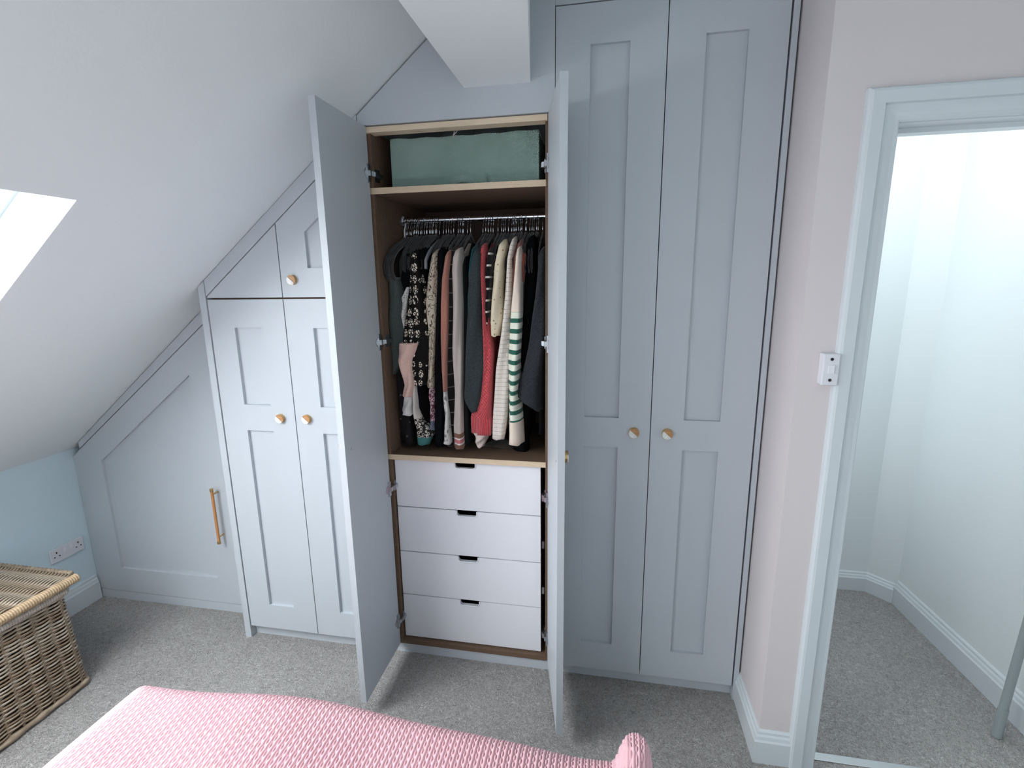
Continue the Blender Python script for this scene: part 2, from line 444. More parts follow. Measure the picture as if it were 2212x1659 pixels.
def carcass(parent, x0, x1, z0, z1, y0=0.014, y1=0.55, mat='mdf', th=.016):
    m = MB(); m.box(x0, x0+th, y0, y1, z0, z1); m.box(x1-th, x1, y0, y1, z0, z1)
    m.box(x0+th, x1-th, y1-.008, y1, z0, z1); m.box(x0+th, x1-th, y0, y1-.008, z0, z0+th); m.box(x0+th, x1-th, y0, y1-.008, z1-th, z1)
    return m.build('carcass', M[mat], parent)

# --- right tall wardrobe ---
A0, A1, A2 = 0.086, 0.427, 0.769; ZB, ZT = 0.060, 2.410
wr = thing('tall_wardrobe', 'tall closed grey wardrobe with two shaker doors beside the doorway', 'wardrobe', (0.43, 0.27, 0))
carcass(wr, A0+.002, 0.792, 0.06, 2.43)
MB().box(A0, 0.79, 0.020, 0.036, 0, 0.06).build('plinth', M['door'], wr)
MB().box(0.7735, 0.7905, YD, 0.012, 0, CEIL-.002).build('filler_strip', M['door'], wr)
MB().box(A0, 0.7715, YD, 0.012, ZT+.004, CEIL-.002).build('top_filler', M['door'], wr)
zsR = (0.178, 0.990, 1.099, 2.297)
d = shaker('door', rect(A0+.0015, A1-.0015, ZB, ZT), tall_holes(A0+.0015, A1-.0015, ZB, ZT, .196, .316, zsR, 1.045), wr)
knob(d, 0.3705, 1.030)
d = shaker('door', rect(A1+.0015, A2-.0015, ZB, ZT), tall_holes(A1+.0015, A2-.0015, ZB, ZT, .538, .657, zsR, 1.045), wr)
knob(d, 0.4845, 1.031)

# --- left wardrobe under the slope ---
B0, B1, B2 = -1.292, -0.957, -0.600; ZM = 1.526
def zi(x): return 2.566 + 0.8*x
wl = thing('sloped_wardrobe', 'closed grey wardrobe with four doors cut to the sloping ceiling', 'wardrobe', (-0.95, 0.27, 0))
m = MB(); m.prism([(-1.322, 0), (-1.2935, 0), (-1.2935, zc(-1.2935)-.004), (-1.322, zc(-1.322)-.004)], YD-.004, 0.60)
m.build('side_panel', M['door'], wl)
m = MB(); m.prism([(-1.29, .06), (-.602, .06), (-.602, zi(-.602)-.01), (-1.29, zi(-1.29)-.01)], .53, .54)
m.prism([(-1.2925, .06), (-1.278, .06), (-1.278, zi(-1.278)-.01), (-1.2925, zi(-1.2925)-.01)], .014, .53)
m.prism([(-.604, .06), (-.601, .06), (-.601, zi(-.601)-.01), (-.604, zi(-.604)-.01)], .014, .53)
m.prism([(-1.278, .06), (-.604, .06), (-.604, .076), (-1.278, .076)], .014, .53)
m.prism([(-1.278, ZM-.012), (-.604, ZM-.012), (-.604, ZM+.004), (-1.278, ZM+.004)], .014, .53)
m.build('carcass', M['mdf'], wl)
MB().box(-1.2925, B2, 0.020, 0.036, 0, 0.06).build('plinth', M['door'], wl)
m = MB(); m.prism([(-1.2915, zi(-1.2915)+.004), (-0.602, zi(-0.602)+.004), (-0.602, zc(-0.602)-.003), (-1.2915, zc(-1.2915)-.003)], YD-.002, .016)
m.build('sloped_trim', M['door'], wl)
zsL = (0.177, 0.990, 1.099, 1.413)
d = shaker('door', rect(B0+.002, B1-.002, ZB, ZM-.003), tall_holes(B0+.002, B1-.002, ZB, ZM-.003, -1.183, -1.063, zsL, 1.045), wl)
knob(d, -1.022, 1.029)
d = shaker('door', rect(B1+.002, B2-.002, ZB, ZM-.003), tall_holes(B1+.002, B2-.002, ZB, ZM-.003, -.841, -.715, zsL, 1.045), wl)
knob(d, -0.904, 1.031)
o_ = [(B0+.004, ZM+.004), (B1-.002, ZM+.004), (B1-.002, zi(B1-.002)), (B0+.004, zi(B0+.004))]
shaker('upper_door', o_, [(o_, None)], wl)
o_ = [(B1+.002, ZM+.004), (B2-.002, ZM+.004), (B2-.002, zi(B2-.002)), (B1+.002, zi(B1+.002))]
d = shaker('upper_door', o_, [(o_, [(-.841, 1.638), (-.715, 1.638), (-.715, 1.870), (-.841, 1.769)])], wl)
knob(d, -0.907, 1.577)

# --- eaves cupboard ---
YE = 0.130
we = thing('eaves_cupboard', 'low grey eaves cupboard with slanted door and copper bar handle', 'cupboard', (-1.87, 0.3, 0))
def zl(x): return 0.797 + 0.773*(x+2.247)
o_ = [(-2.246, .048), (-1.447, .048), (-1.447, zl(-1.447)), (-2.246, zl(-2.246))]
d = shaker('door', o_, [(o_, [(-2.123, .178), (-1.560, .178), (-1.560, 1.188), (-2.123, .753)])], we, YE)
m = MB(); m.tube([(-1.497, YE-.034, .395), (-1.497, YE-.034, .658)], .0068, 12); m.build('pull_handle', M['barwood'], d, smooth=True, auto=40)
for z in (.42, .635):
    m = MB(); m.cyl((-1.497, YE, z), (0, -1, 0), .004, .004, .030, 10); m.build('handle_post', M['brass'], d)
for a, b in ((.388, .402), (.651, .665)):
    m = MB(); m.cyl((-1.497, YE-.034, a), (0, 0, 1), .0078, .0078, b-a, 14); m.build('handle_cap', M['brass'], d)
MB().prism([(-2.288, .048), (-2.249, .048), (-2.249, zl(-2.249)), (-2.288, zl(-2.288))], YE+.003, YE+.020).build('filler_strip', M['door'], we)
MB().box(-2.288, -1.3235, YE+.002, YE+.020, 0, .045).build('plinth', M['door'], we)
MB().prism([(-1.444, .048), (-1.3235, .048), (-1.3235, zc(-1.3235)-.005), (-1.444, zc(-1.444)-.005)], YE+.003, YE+.020).build('filler_strip', M['door'], we)
MB().prism([(-2.235, zl(-2.235)+.004), (-1.4465, zl(-1.4465)+.004), (-1.4465, zc(-1.4465)-.004), (-2.235, zc(-2.235)-.004)], YE-.002, YE+.020).build('sloped_trim', M['door'], we)
MB().box(-2.28, -1.33, YE+.03, .6, .05, .06).build('base_board', M['mdf'], we)

# --- open wardrobe ---
C0, C1 = -0.583, 0.070; OT = 2.111
wo = thing('open_wardrobe', 'open wardrobe with brown interior, both grey doors swung wide', 'wardrobe', (-0.26, 0.27, 0))
MB().box(C0, C0+.018, .012, .54, .05, OT-.001).build('side_board', M['mdf'], wo)
MB().box(.052, C1, .012, .54, .05, OT-.001).build('side_board', M['mdf'], wo)
MB().box(C0, C1, .54, .548, .05, OT).build('back_board', wood('dark_hardboard', (74, 54, 45), (86, 64, 53), (2, 2, 2), .7, 20), wo)
m = MB(); m.box(C0+.018, .052, .0145, .54, 1.892, 1.912); m.cur = 1; m.box(C0+.001, .054, .0115, .0145, 1.8915, 1.9125)
m.build('shelf', [M['mdf'], M['ply']], wo)
m = MB(); m.box(C0+.018, .052, .0145, .54, .890, .909); m.cur = 1; m.box(C0+.001, .054, .0105, .0145, .889, .9095)
m.build('shelf', [M['mdf'], M['ply']], wo)
MB().box(C0+.002, .054, .0115, .54, .048, .068).build('base_board', M['mdf'], wo)
MB().box(C0+.001, .060, .000, .046, 2.0925, OT).build('timber_batten', M['pine'], wo)
MB().box(B2+.001, A0-.001, .020, .036, 0, .05).build('plinth', M['door'], wo)
HP = [(-.600, OT+.003), (A0-.001, OT+.003), (A0-.001, CEIL-.001), (XF+.005, CEIL-.004), (-.600, zc(-.600)-.007)]
MB().prism(HP, YD, .010).build('header_panel', M['door'], wo)
m = MB(); m.tube([(C0+.018, .25, 1.824), (.052, .25, 1.824)], .0105, 20)
rail = m.build('hanging_rail', M['chrome'], wo, smooth=True, auto=40)
for x in (C0+.018, .046):
    m = MB(); m.cyl((x, .25, 1.824), (1, 0, 0), .019, .019, .006, 20); m.build('rail_bracket', M['steel'], rail)

HZ = (1.957, 1.361, 0.773, 0.176)
def open_door(name, hx, hy, ang, side, zk, W):
    """side=+1: door extends from hinge along +x when closed (left leaf). Local: x from hinge, y=0 inner face, y<0 outer face."""
    d = None
    s = side
    hl = [(rect(*sorted((s*0, s*W)), ZB, 1.045), rect(*sorted((s*.108, s*(W-.108))), .178, .99)),
          (rect(*sorted((s*0, s*W)), 1.045, OT-.001), rect(*sorted((s*.108, s*(W-.108))), 1.099, 1.998))]
    d = shaker(name, rect(*sorted((0, s*W)), ZB, OT-.001), hl, wo, yf=-TH, local=True)
    ORG[d] = Vector((0, 0, 0))
    d.location = Vector((hx, hy, 0)) - ORG[wo]; d.rotation_euler = (0, 0, ang)
    inst('knob', KNOB, d, (s*(W-.040), -TH, zk))
    inst('knob_screw', SCREW, d, (s*(W-.040), 0, zk))
    for hz in HZ:
        m = MB()
        a, b = sorted((s*.003, s*.020)); m.box(a, b, -.001, .006, hz-.030, hz+.030)        # cup flange on the door
        m.cyl((s*.022, -.004, hz), (0, 1, 0), .0165, .0165, .0065, 18)
        a, b = sorted((s*.0, s*.016)); m.box(a, b, .0035, .014, hz-.009, hz+.009)           # arm knuckle
        m.build('hinge_cup', M['steel'], d, local=True)
    return d
open_door('door', -.572, -.004, -math.radians(90.0), 1, 1.028, .316)
open_door('door', .063, -.004, math.radians(101.6), -1, 1.028, .336)
for hz in HZ:                                                                          # arms and mounting plates on the carcass
    for x, s in ((C0+.018, 1), (.052, -1)):
        m = MB(); a, b = sorted((x, x+s*.003)); m.box(a, b, .020, .060, hz-.022, hz+.022)
        a, b = sorted((x+s*.003, x+s*.013)); m.box(a, b, .006, .066, hz-.0075, hz+.0075)
        a, b = sorted((x-s*.012, x+s*.010)); m.box(a, b, -.003, .010, hz-.0085, hz+.0085)
        m.build('hinge_arm', M['steel'], wo)

# --- drawer unit inside ---
dc = thing('drawer_unit', 'white four drawer unit with cut-out pulls inside the open wardrobe', 'drawers', (-.266, .26, .068))
E0, E1 = -.5605, .0315; YF = .030
m = MB(); m.box(E0+.004, E0+.020, YF+.02, .50, .069, .885); m.box(E1-.020, E1-.004, YF+.02, .50, .069, .885); m.box(E0+.02, E1-.02, .49, .50, .069, .885)
m.build('drawer_frame', M['mdf'], dc)
zd = [.884, .6795, .4785, .2765, .0715]
for k in range(4):
    z1, z0 = zd[k]-.0015, zd[k+1]+.0025
    xc = -.267; hw, dp, rr = .0425, .024, .012
    notch = [(xc+hw, z1)]
    for i in range(7): a = -math.pi/2*i/6; notch.append((xc+hw-rr+rr*math.cos(a), z1-dp+rr+rr*math.sin(a)))
    for i in range(7): a = -math.pi/2-math.pi/2*i/6; notch.append((xc-hw+rr+rr*math.cos(a), z1-dp+rr+rr*math.sin(a)))
    notch.append((xc-hw, z1))
    dz = .006
    L = [(E0, z0), (xc, z0)] + [p for p in notch[::-1] if p[0] <= xc] [::1]
    m = MB()
    # front as three strips with the notch cut out of the top
    left = [(E0, z0), (xc-hw, z0), (xc-hw, z1), (E0, z1)]; right = [(xc+hw, z0), (E1, z0), (E1, z1), (xc+hw, z1)]
    mid = [(xc-hw, z0), (xc+hw, z0)] + notch[1:-1]
    n_all = [(E0, z0), (E1, z0), (E1, z1)] + notch + [(E0, z1)]
    for poly in (left, right, mid):
        for y in (YF, YF+.017): m.add([(x, y, z) for x, z in poly], [tuple(range(len(poly))) if y == YF else tuple(range(len(poly)-1, -1, -1))])
    n = len(n_all)
    m.add([(x, YF, z) for x, z in n_all] + [(x, YF+.017, z) for x, z in n_all], [((i+1) % n, i, i+n, (i+1) % n+n) for i in range(n)])
    dr = m.build('drawer_front', M['drawer'], dc)
    m = MB(); m.tube([(x, YF-.0005, z) for x, z in notch], .0028, 8); m.build('cutout_rim', M['drawer'], dr, smooth=True)
    m = MB(); m.box(E0+.022, E1-.022, YF+.02, .47, z0+.012, z0+.02)
    m.box(E0+.022, E0+.032, YF+.02, .47, z0+.02, z1-.03); m.box(E1-.032, E1-.022, YF+.02, .47, z0+.02, z1-.03); m.box(E0+.032, E1-.032, .46, .47, z0+.02, z1-.03)
    m.build('drawer_box', M['mdf'], dr)
    m = MB(); m.box(E1+.004, E1+.013, YF+.012, .45, z0+.055, z0+.085); m.build('drawer_runner', M['steel'], dr)

# ----------------------------------------------------------------------------
# small fittings
# ----------------------------------------------------------------------------
so = thing('double_socket', 'white double power socket on the knee wall above the basket', 'socket', (XK, .02, .29))
MB().box(XK, XK+.009, -.058, .096, .292, .362).build('plate', M['plastic'], so, bevel=.003)
for y in (.005, .034): MB().box(XK+.009, XK+.0125, y-.007, y+.007, .330, .350).build('rocker_switch', M['rocker'], so, bevel=.001)
for yc in (-.030, .070):
    m = MB(); m.box(XK+.0085, XK+.0096, yc-.003, yc+.003, .336, .344)
    for s in (-1, 1): m.box(XK+.0085, XK+.0096, yc+s*.011-.0035, yc+s*.011+.0035, .318, .3225)
    m.build('socket_holes', M['hole'], so)

# narrow architrave switch
sw = thing('light_switch', 'narrow white light switch on blush wall left of the door casing', 'light switch', (.872, YP, 1.285))
m = MB(); m.box(.850, .892, YP-.030, YP, 1.288, 1.376); m.build('switch_box', M['plastic'], sw, bevel=.003)
MB().box(.863, .879, YP-.0335, YP-.030, 1.321, 1.345).build('rocker', M['rocker'], sw, bevel=.001)
for z in (1.303, 1.361):
    m = MB(); m.cyl((.871, YP-.0303, z), (0, -1, 0), .0042, .0042, .0008, 14); m.build('screw', M['hole'], sw)

# pole leaning on the landing wall
m = MB(); pb, pt = Vector((1.640, -.02, 0.0)), Vector((1.722, .02, 1.10))
dirp = (pt-pb).normalized()
po = thing('leaning_pole', 'slim grey pole leaning against the landing wall past the doorway', 'pole', pb)
m.tube([pb+dirp*.10, pt], .0135, 14); m.build('shaft', M['polegrey'], po, smooth=True, auto=40)
m = MB(); m.tube([pb+Vector((.002,0,.001)), pb+dirp*.11], .0155, 14); m.build('foot_cap', M['polegrey'], po, smooth=True, auto=40)

# ----------------------------------------------------------------------------
# green storage box on the top shelf
# ----------------------------------------------------------------------------
t = NT('sage_waffle_fabric', 0.9, 0, 0.1, 0.2)
sx, sy_, sz = t.xyz()
wv = t.math('MULTIPLY', t.math('SINE', t.math('MULTIPLY', sx, 1150.0)), t.math('SINE', t.math('MULTIPLY', sz, 1150.0)))
t.color(t.mix(t.ramp(t.noise(9, 3), [(0.35, (0, 0, 0)), (0.65, (255, 255, 255))]), (178, 212, 200), (190, 222, 211)))
t.bump(wv, 0.9, 0.004); M['sage'] = t.m
gb = thing('storage_box', 'sage green fabric storage box with strap handle on the top shelf', 'storage box', (-.245, .26, 1.9125))
nx, nz = 28, 10
def boxgrid():
    m = MB(); bx0, bx1, by0, by1, bz0, bz1 = -.512, .022, .062, .46, 1.9135, 2.080
    def P(u, v, w):
        x = bx0+(bx1-bx0)*u; y = by0+(by1-by0)*w; z = bz0+(bz1-bz0)*v
        bul = math.sin(math.pi*u)**0.6*math.sin(math.pi*min(1, v*1.0))**0.8
        if w == 0: y += -.004*bul + .004*math.sin(u*19+v*7)*max(0, u-.55)*bul
        if v == 1: z += -.003*math.sin(math.pi*u)+.0015*math.sin(u*31)
        return (x, y, z)
    for w in (0, 1):
        o = [[P(i/nx, j/nz, w) for i in range(nx+1)] for j in range(nz+1)]
        m.add([p for r in o for p in r], [(j*(nx+1)+i, j*(nx+1)+i+1, (j+1)*(nx+1)+i+1, (j+1)*(nx+1)+i) if w == 0 else (j*(nx+1)+i, (j+1)*(nx+1)+i, (j+1)*(nx+1)+i+1, j*(nx+1)+i+1) for j in range(nz) for i in range(nx)])
    for v in (0, 1):
        a = [P(i/nx, v, 0) for i in range(nx+1)]; b = [P(i/nx, v, 1) for i in range(nx+1)]
        m.add(a+b, [(i, i+nx+1, i+nx+2, i+1) if v == 0 else (i, i+1, i+nx+2, i+nx+1) for i in range(nx)])
    for u in (0, 1):
        a = [P(u, j/nz, 0) for j in range(nz+1)]; b = [P(u, j/nz, 1) for j in range(nz+1)]
        m.add(a+b, [(i, i+1, i+nz+2, i+nz+1) if u == 0 else (i, i+nz+1, i+nz+2, i+1) for i in range(nz)])
    return m, P
m, PP = boxgrid(); m.build('box_body', M['sage'], gb, smooth=True, auto=50)
m = MB()
m.tube([Vector(PP(i/nx, 1, 0))+Vector((0, -.001, 0)) for i in range(nx+1)], .0032, 8)
for u in (0, 1): m.tube([Vector(PP(u, j/nz, 0)) for j in range(nz+1)], .0028, 8)
for u in (0, 1): m.tube([Vector(PP(u, 1, 0)), Vector(PP(u, 1, 1))], .003, 8)
m.build('piping', M['sage'], gb, smooth=True)
m = MB(); rings = []
for i in range(15):
    a = i/14; x = -.290+.095*a; z = 1.922+.006*math.sin(math.pi*a); y = .056-.014*math.sin(math.pi*a)
    rings.append([(x, y-.002, z-.010+.006*math.sin(math.pi*a)), (x, y-.002, z+.020), (x, y+.001, z+.020), (x, y+.001, z-.010+.006*math.sin(math.pi*a))])
m.loft(rings); m.build('strap_handle', M['sage'], gb)
MB().box(-.195, -.160, .052, .057, 1.920, 1.946).build('strap_tab', M['sage'], gb, bevel=.001)
MB().box(-.505, -.300, .0565, .0575, 1.944, 1.9452).build('seam', M['sage'], gb)
MB().box(-.150, .015, .0565, .0575, 1.944, 1.9452).build('seam', M['sage'], gb)
M['string'] = NT('white_cotton', 0.9).color((225, 222, 215)).m
m = MB()
m.tube([(-.272, .050, 2.094), (-.270, .049, 2.089), (-.274, .048, 2.080), (-.271, .048, 2.072)], .0012, 6)
m.tube([(-.258, .050, 2.094), (-.262, .049, 2.089), (-.270, .047, 2.081), (-.275, .047, 2.073)], .0012, 6)
tag(m.build('cord', M['string'], smooth=True), 'short white cord dangling from timber batten over the green box', 'cord')

# ----------------------------------------------------------------------------
# clothes on hangers
# ----------------------------------------------------------------------------
M['velvet'] = NT('black_velvet', 0.8, 0, 0.3, 0.4).color((40, 40, 41)).m
M['greyplastic'] = NT('grey_plastic', 0.4).color((150, 154, 160)).m
def hook_path(s=1): return [(0, 0, -.074), (0, 0, -.035), (0, .010*s, -.024), (0, .0165*s, -.008), (0, .0155*s, .006), (0, .006*s, .0150), (0, -.006*s, .0150), (0, -.0150*s, .006), (0, -.0165*s, -.006)]
def make_hanger(name, label, kind, x, group):
    h = thing(name, label, 'hanger', (x, .25, 1.55), group)
    b = Vector((0, 0, .274)) + ORG[h]
    m = MB(); m.tube([b+Vector(p) for p in hook_path()], .0016 if kind != 'white' else .0035, 7); m.build('hook', M['chrome'] if kind != 'white' else M['plastic'], h, smooth=True)
    half = [(.008, -.070), (.035, -.082), (.09, -.100), (.145, -.121), (.185, -.148), (.208, -.180), (.206, -.212), (.184, -.232)]
    if kind == 'plastic':
        half = [(.010, -.085), (.05, -.100), (.10, -.118), (.14, -.140), (.172, -.165), (.176, -.195)]
        pts = [(-y, z) for y, z in half[::-1]] + half
        m = MB(); m.tube([b+Vector((0, y, z)) for y, z in pts], .011, 10, flat=.45); m.build('arms', M['greyplastic'], h, smooth=True)
    else:
        pts = [(-y, z) for y, z in half[::-1]] + half
        m = MB(); m.tube([b+Vector((0, y, z)) for y, z in pts], .0068, 8, closed=True, flat=.42); m.build('arms', M['velvet'], h, smooth=True)
    return h
HX = [-0.5462, -0.5387, -0.5286, -0.5237, -0.5162, -0.5106, -0.5049, -0.4993, -0.4937, -0.4881, -0.4807, -0.4677, -0.4621, -0.4584, -0.4491, -0.4417, -0.4361, -0.4306, -0.4214, -0.4177, -0.3901, -0.3773, -0.3682, -0.3572, -0.3463, -0.3263, -0.3172, -0.3082, -0.3046, -0.2901, -0.2757, -0.2256, -0.2132, -0.2025, -0.1919, -0.183, -0.1636, -0.1495, -0.1425, -0.1355, -0.1215, -0.1093, -0.1023, -0.0953, -0.0901, -0.0831, -0.0745, -0.0675, -0.0537, -0.0502, -0.0375, -0.0285, -0.0203, -0.0113, -0.0038, 0.0133]
make_hanger('coat_hanger', 'first hanger at the left rail end with a thick white hook', 'white', -.5545, 'hangers on the rail')
make_hanger('coat_hanger', 'bare-armed grey plastic hanger between the black ones', 'plastic', -.4060, 'hangers on the rail')
NEIGH = [(-.475, 'plain black draped top'), (-.446, 'cream motif print top'), (-.424, 'long black dress'), (-.367, 'leaf print blouse'), (-.348, 'long black cardigan'), (-.313, 'terracotta jumper'), (-.275, 'grey beige cardigan'), (-.219, 'dark teal top'), (-.200, 'charcoal jumper'), (-.182, 'coral red jumper'), (-.159, 'bold striped black top'), (-.105, 'beige star blouse'), (-.068, 'cream openwork jumper'), (-.0475, 'green stripe jumper'), (-.011, 'long black coat'), (.040, 'dark wool jacket')]
seen = {}
proto = None
for i, x in enumerate(HX):
    nb_ = min(NEIGH, key=lambda q: abs(q[0]-x)); dx = x - nb_[0]
    rel = 'just left of' if dx < -.006 else ('just right of' if dx > .006 else 'directly above')
    if x < -.50: rel, nb_ = ('among the loops at the far left' if x > -.52 else 'with loop end showing at the far left'), None
    lab = 'slim black velvet hanger ' + (rel if nb_ is None else rel + ' the ' + nb_[1])
    seen[lab] = seen.get(lab, 0) + 1
    if seen[lab] > 1: lab += ', ' + ['', 'next one along', 'third one along', 'fourth one along'][min(3, seen[lab]-1)]
    if proto is None:
        proto = make_hanger('coat_hanger', lab, 'velvet', x, 'hangers on the rail'); h = proto
    else:
        h = proto.copy(); COL.objects.link(h); h['label'] = lab
        for ch in proto.children:
            c = ch.copy(); COL.objects.link(c); c.parent = h
    h.scale = (1, 1.0 if i < 5 else .76, 1 if i < 5 else .9)
    h.location = (x, .25 + random.uniform(-.006, .006), (1.55 if i < 5 else 1.5774) + random.uniform(-.003, .002))
    h.rotation_euler = (0, 0, random.uniform(-.06, .06))

# fabrics ---------------------------------------------------------------------
def knit(name, c, var=10, bs=0.5, ns=260, sheen=0.2):
    t = NT(name, 0.9, 0, 0.1, sheen); f = t.noise(ns, 3)
    t.color(t.ramp(f, [(0.3, tuple(max(0, x-var) for x in c)), (0.7, tuple(min(255, x+var) for x in c))]))
    t.bump(f, bs, 0.003); return t.m
def zbands(name, stops, zmin, zmax, ns=260):
    """stops: (world z of the lower edge, colour), rising"""
    t = NT(name, 0.9, 0, 0.1, 0.2); z = t.xyz()[2]
    mr = t.n('ShaderNodeMapRange'); mr.inputs[1].default_value = 0; mr.inputs[2].default_value = zmax-zmin; t.l(z, mr.inputs[0])
    t.color(t.ramp(mr.outputs[0], [(max(0, (s-zmin)/(zmax-zmin)), c) for s, c in stops], 'CONSTANT')); t.bump(t.noise(ns, 3), 0.4, 0.003)
    return t.m
def stripes(name, c1, c2, period, duty, z0=None, z1=None, base=None, zoff=0.0):
    t = NT(name, 0.9, 0, 0.1, 0.2); z = t.xyz()[2]
    zz = t.math('ADD', z, zoff)
    w = t.math('LESS_THAN', t.math('FRACT', t.math('DIVIDE', t.math('ADD', zz, 10.0), period)), duty)
    c = t.mix(w, c1, c2)
    if z0 is not None:
        mask = t.math('MULTIPLY', t.math('GREATER_THAN', z, z0), t.math('LESS_THAN', z, z1)); c = t.mix(mask, base, c)
    t.color(c); t.bump(t.noise(240, 3), 0.4, 0.003); return t.m
def spots(name, base, ink, scale, lo, hi, extra=None, rnd=0.6, vs=(1, 1, 1)):
    t = NT(name, 0.85, 0, 0.2); d = t.voro(scale, vec=t.co(vs), rnd=rnd)
    c = t.mix(t.ramp(d, [(0.0, (0, 0, 0)), (lo, (255, 255, 255)), (hi, (0, 0, 0))], 'CONSTANT'), base, ink)
    if extra:
        d2 = t.voro(scale*2.3, vec=t.co(vs)); c = t.mix(t.ramp(d2, [(0.0, (255, 255, 255)), (0.14, (0, 0, 0))], 'CONSTANT'), c, extra)
    t.color(c); t.bump(t.noise(200, 2), 0.2, 0.002); return t.m
def coral_mat():
    t = NT('coral_honeycomb_knit', 0.85, 0, 0.15, 0.3); x, y, z = t.xyz()
    u = t.math('MULTIPLY', t.math('ADD', x, t.math('MULTIPLY', y, 1.0)), 400.0); w = t.math('MULTIPLY', z, 200.0)
    hc = t.math('MULTIPLY', t.math('SINE', t.math('ADD', u, w)), t.math('SINE', t.math('SUBTRACT', u, w)))
    hc = t.math('POWER', t.math('ABSOLUTE', hc), 0.5)
    rib = t.math('ABSOLUTE', t.math('SINE', t.math('MULTIPLY', x, 420.0)))
    low = t.math('LESS_THAN', z, 0.068)
    h = t.n('ShaderNodeMix', data_type='FLOAT'); t.l(low, h.inputs[0]); t.l(hc, h.inputs[2]); t.l(rib, h.inputs[3])
    t.color(t.ramp(h.outputs[0], [(0.0, (176, 48, 56)), (0.6, (228, 84, 90))])); t.bump(h.outputs[0], 0.9, 0.006); return t.m
def pointelle():
    t = NT('cream_pointelle_knit', 0.9, 0, 0.1, 0.2); x, y, z = t.xyz()
    u = t.math('FRACT', t.math('MULTIPLY', t.math('ADD', x, y), 210.0)); w = t.math('FRACT', t.math('MULTIPLY', z, 62.0))
    hol = t.math('MULTIPLY', t.math('LESS_THAN', u, 0.35), t.math('LESS_THAN', w, 0.16))
    t.color(t.mix(hol, (226, 217, 208), (120, 108, 98))); t.bump(t.math('SUBTRACT', t.noise(240, 2), hol), 0.6, 0.003); return t.m

def sketch():
    t = NT('leaf_print_fabric', .85, 0, .2); n1 = t.noise(42, 3, t.co((1, 1, .6)), .6, 1.5)
    w = t.math('LESS_THAN', t.math('ABSOLUTE', t.math('SUBTRACT', n1, .5)), .028)
    t.color(t.mix(w, (208, 195, 174), (82, 68, 62))); t.bump(t.noise(200, 2), .2, .002); return t.m
def motif():
    t = NT('black_motif_print', .85, 0, .2); v = t.co((1, .6, .62))
    d = t.voro(40, vec=v, rnd=.25); e = t.n('ShaderNodeTexVoronoi', feature='DISTANCE_TO_EDGE'); e.inputs['Scale'].default_value = 118; t.l(t.co((1, .6, .75)), e.inputs['Vector'])
    w = t.math('MULTIPLY', t.math('LESS_THAN', d, .43), t.math('GREATER_THAN', e.outputs['Distance'], .13))
    t.color(t.mix(w, (20, 17, 16), (226, 216, 200))); t.bump(t.noise(200, 2), .2, .002); return t.m
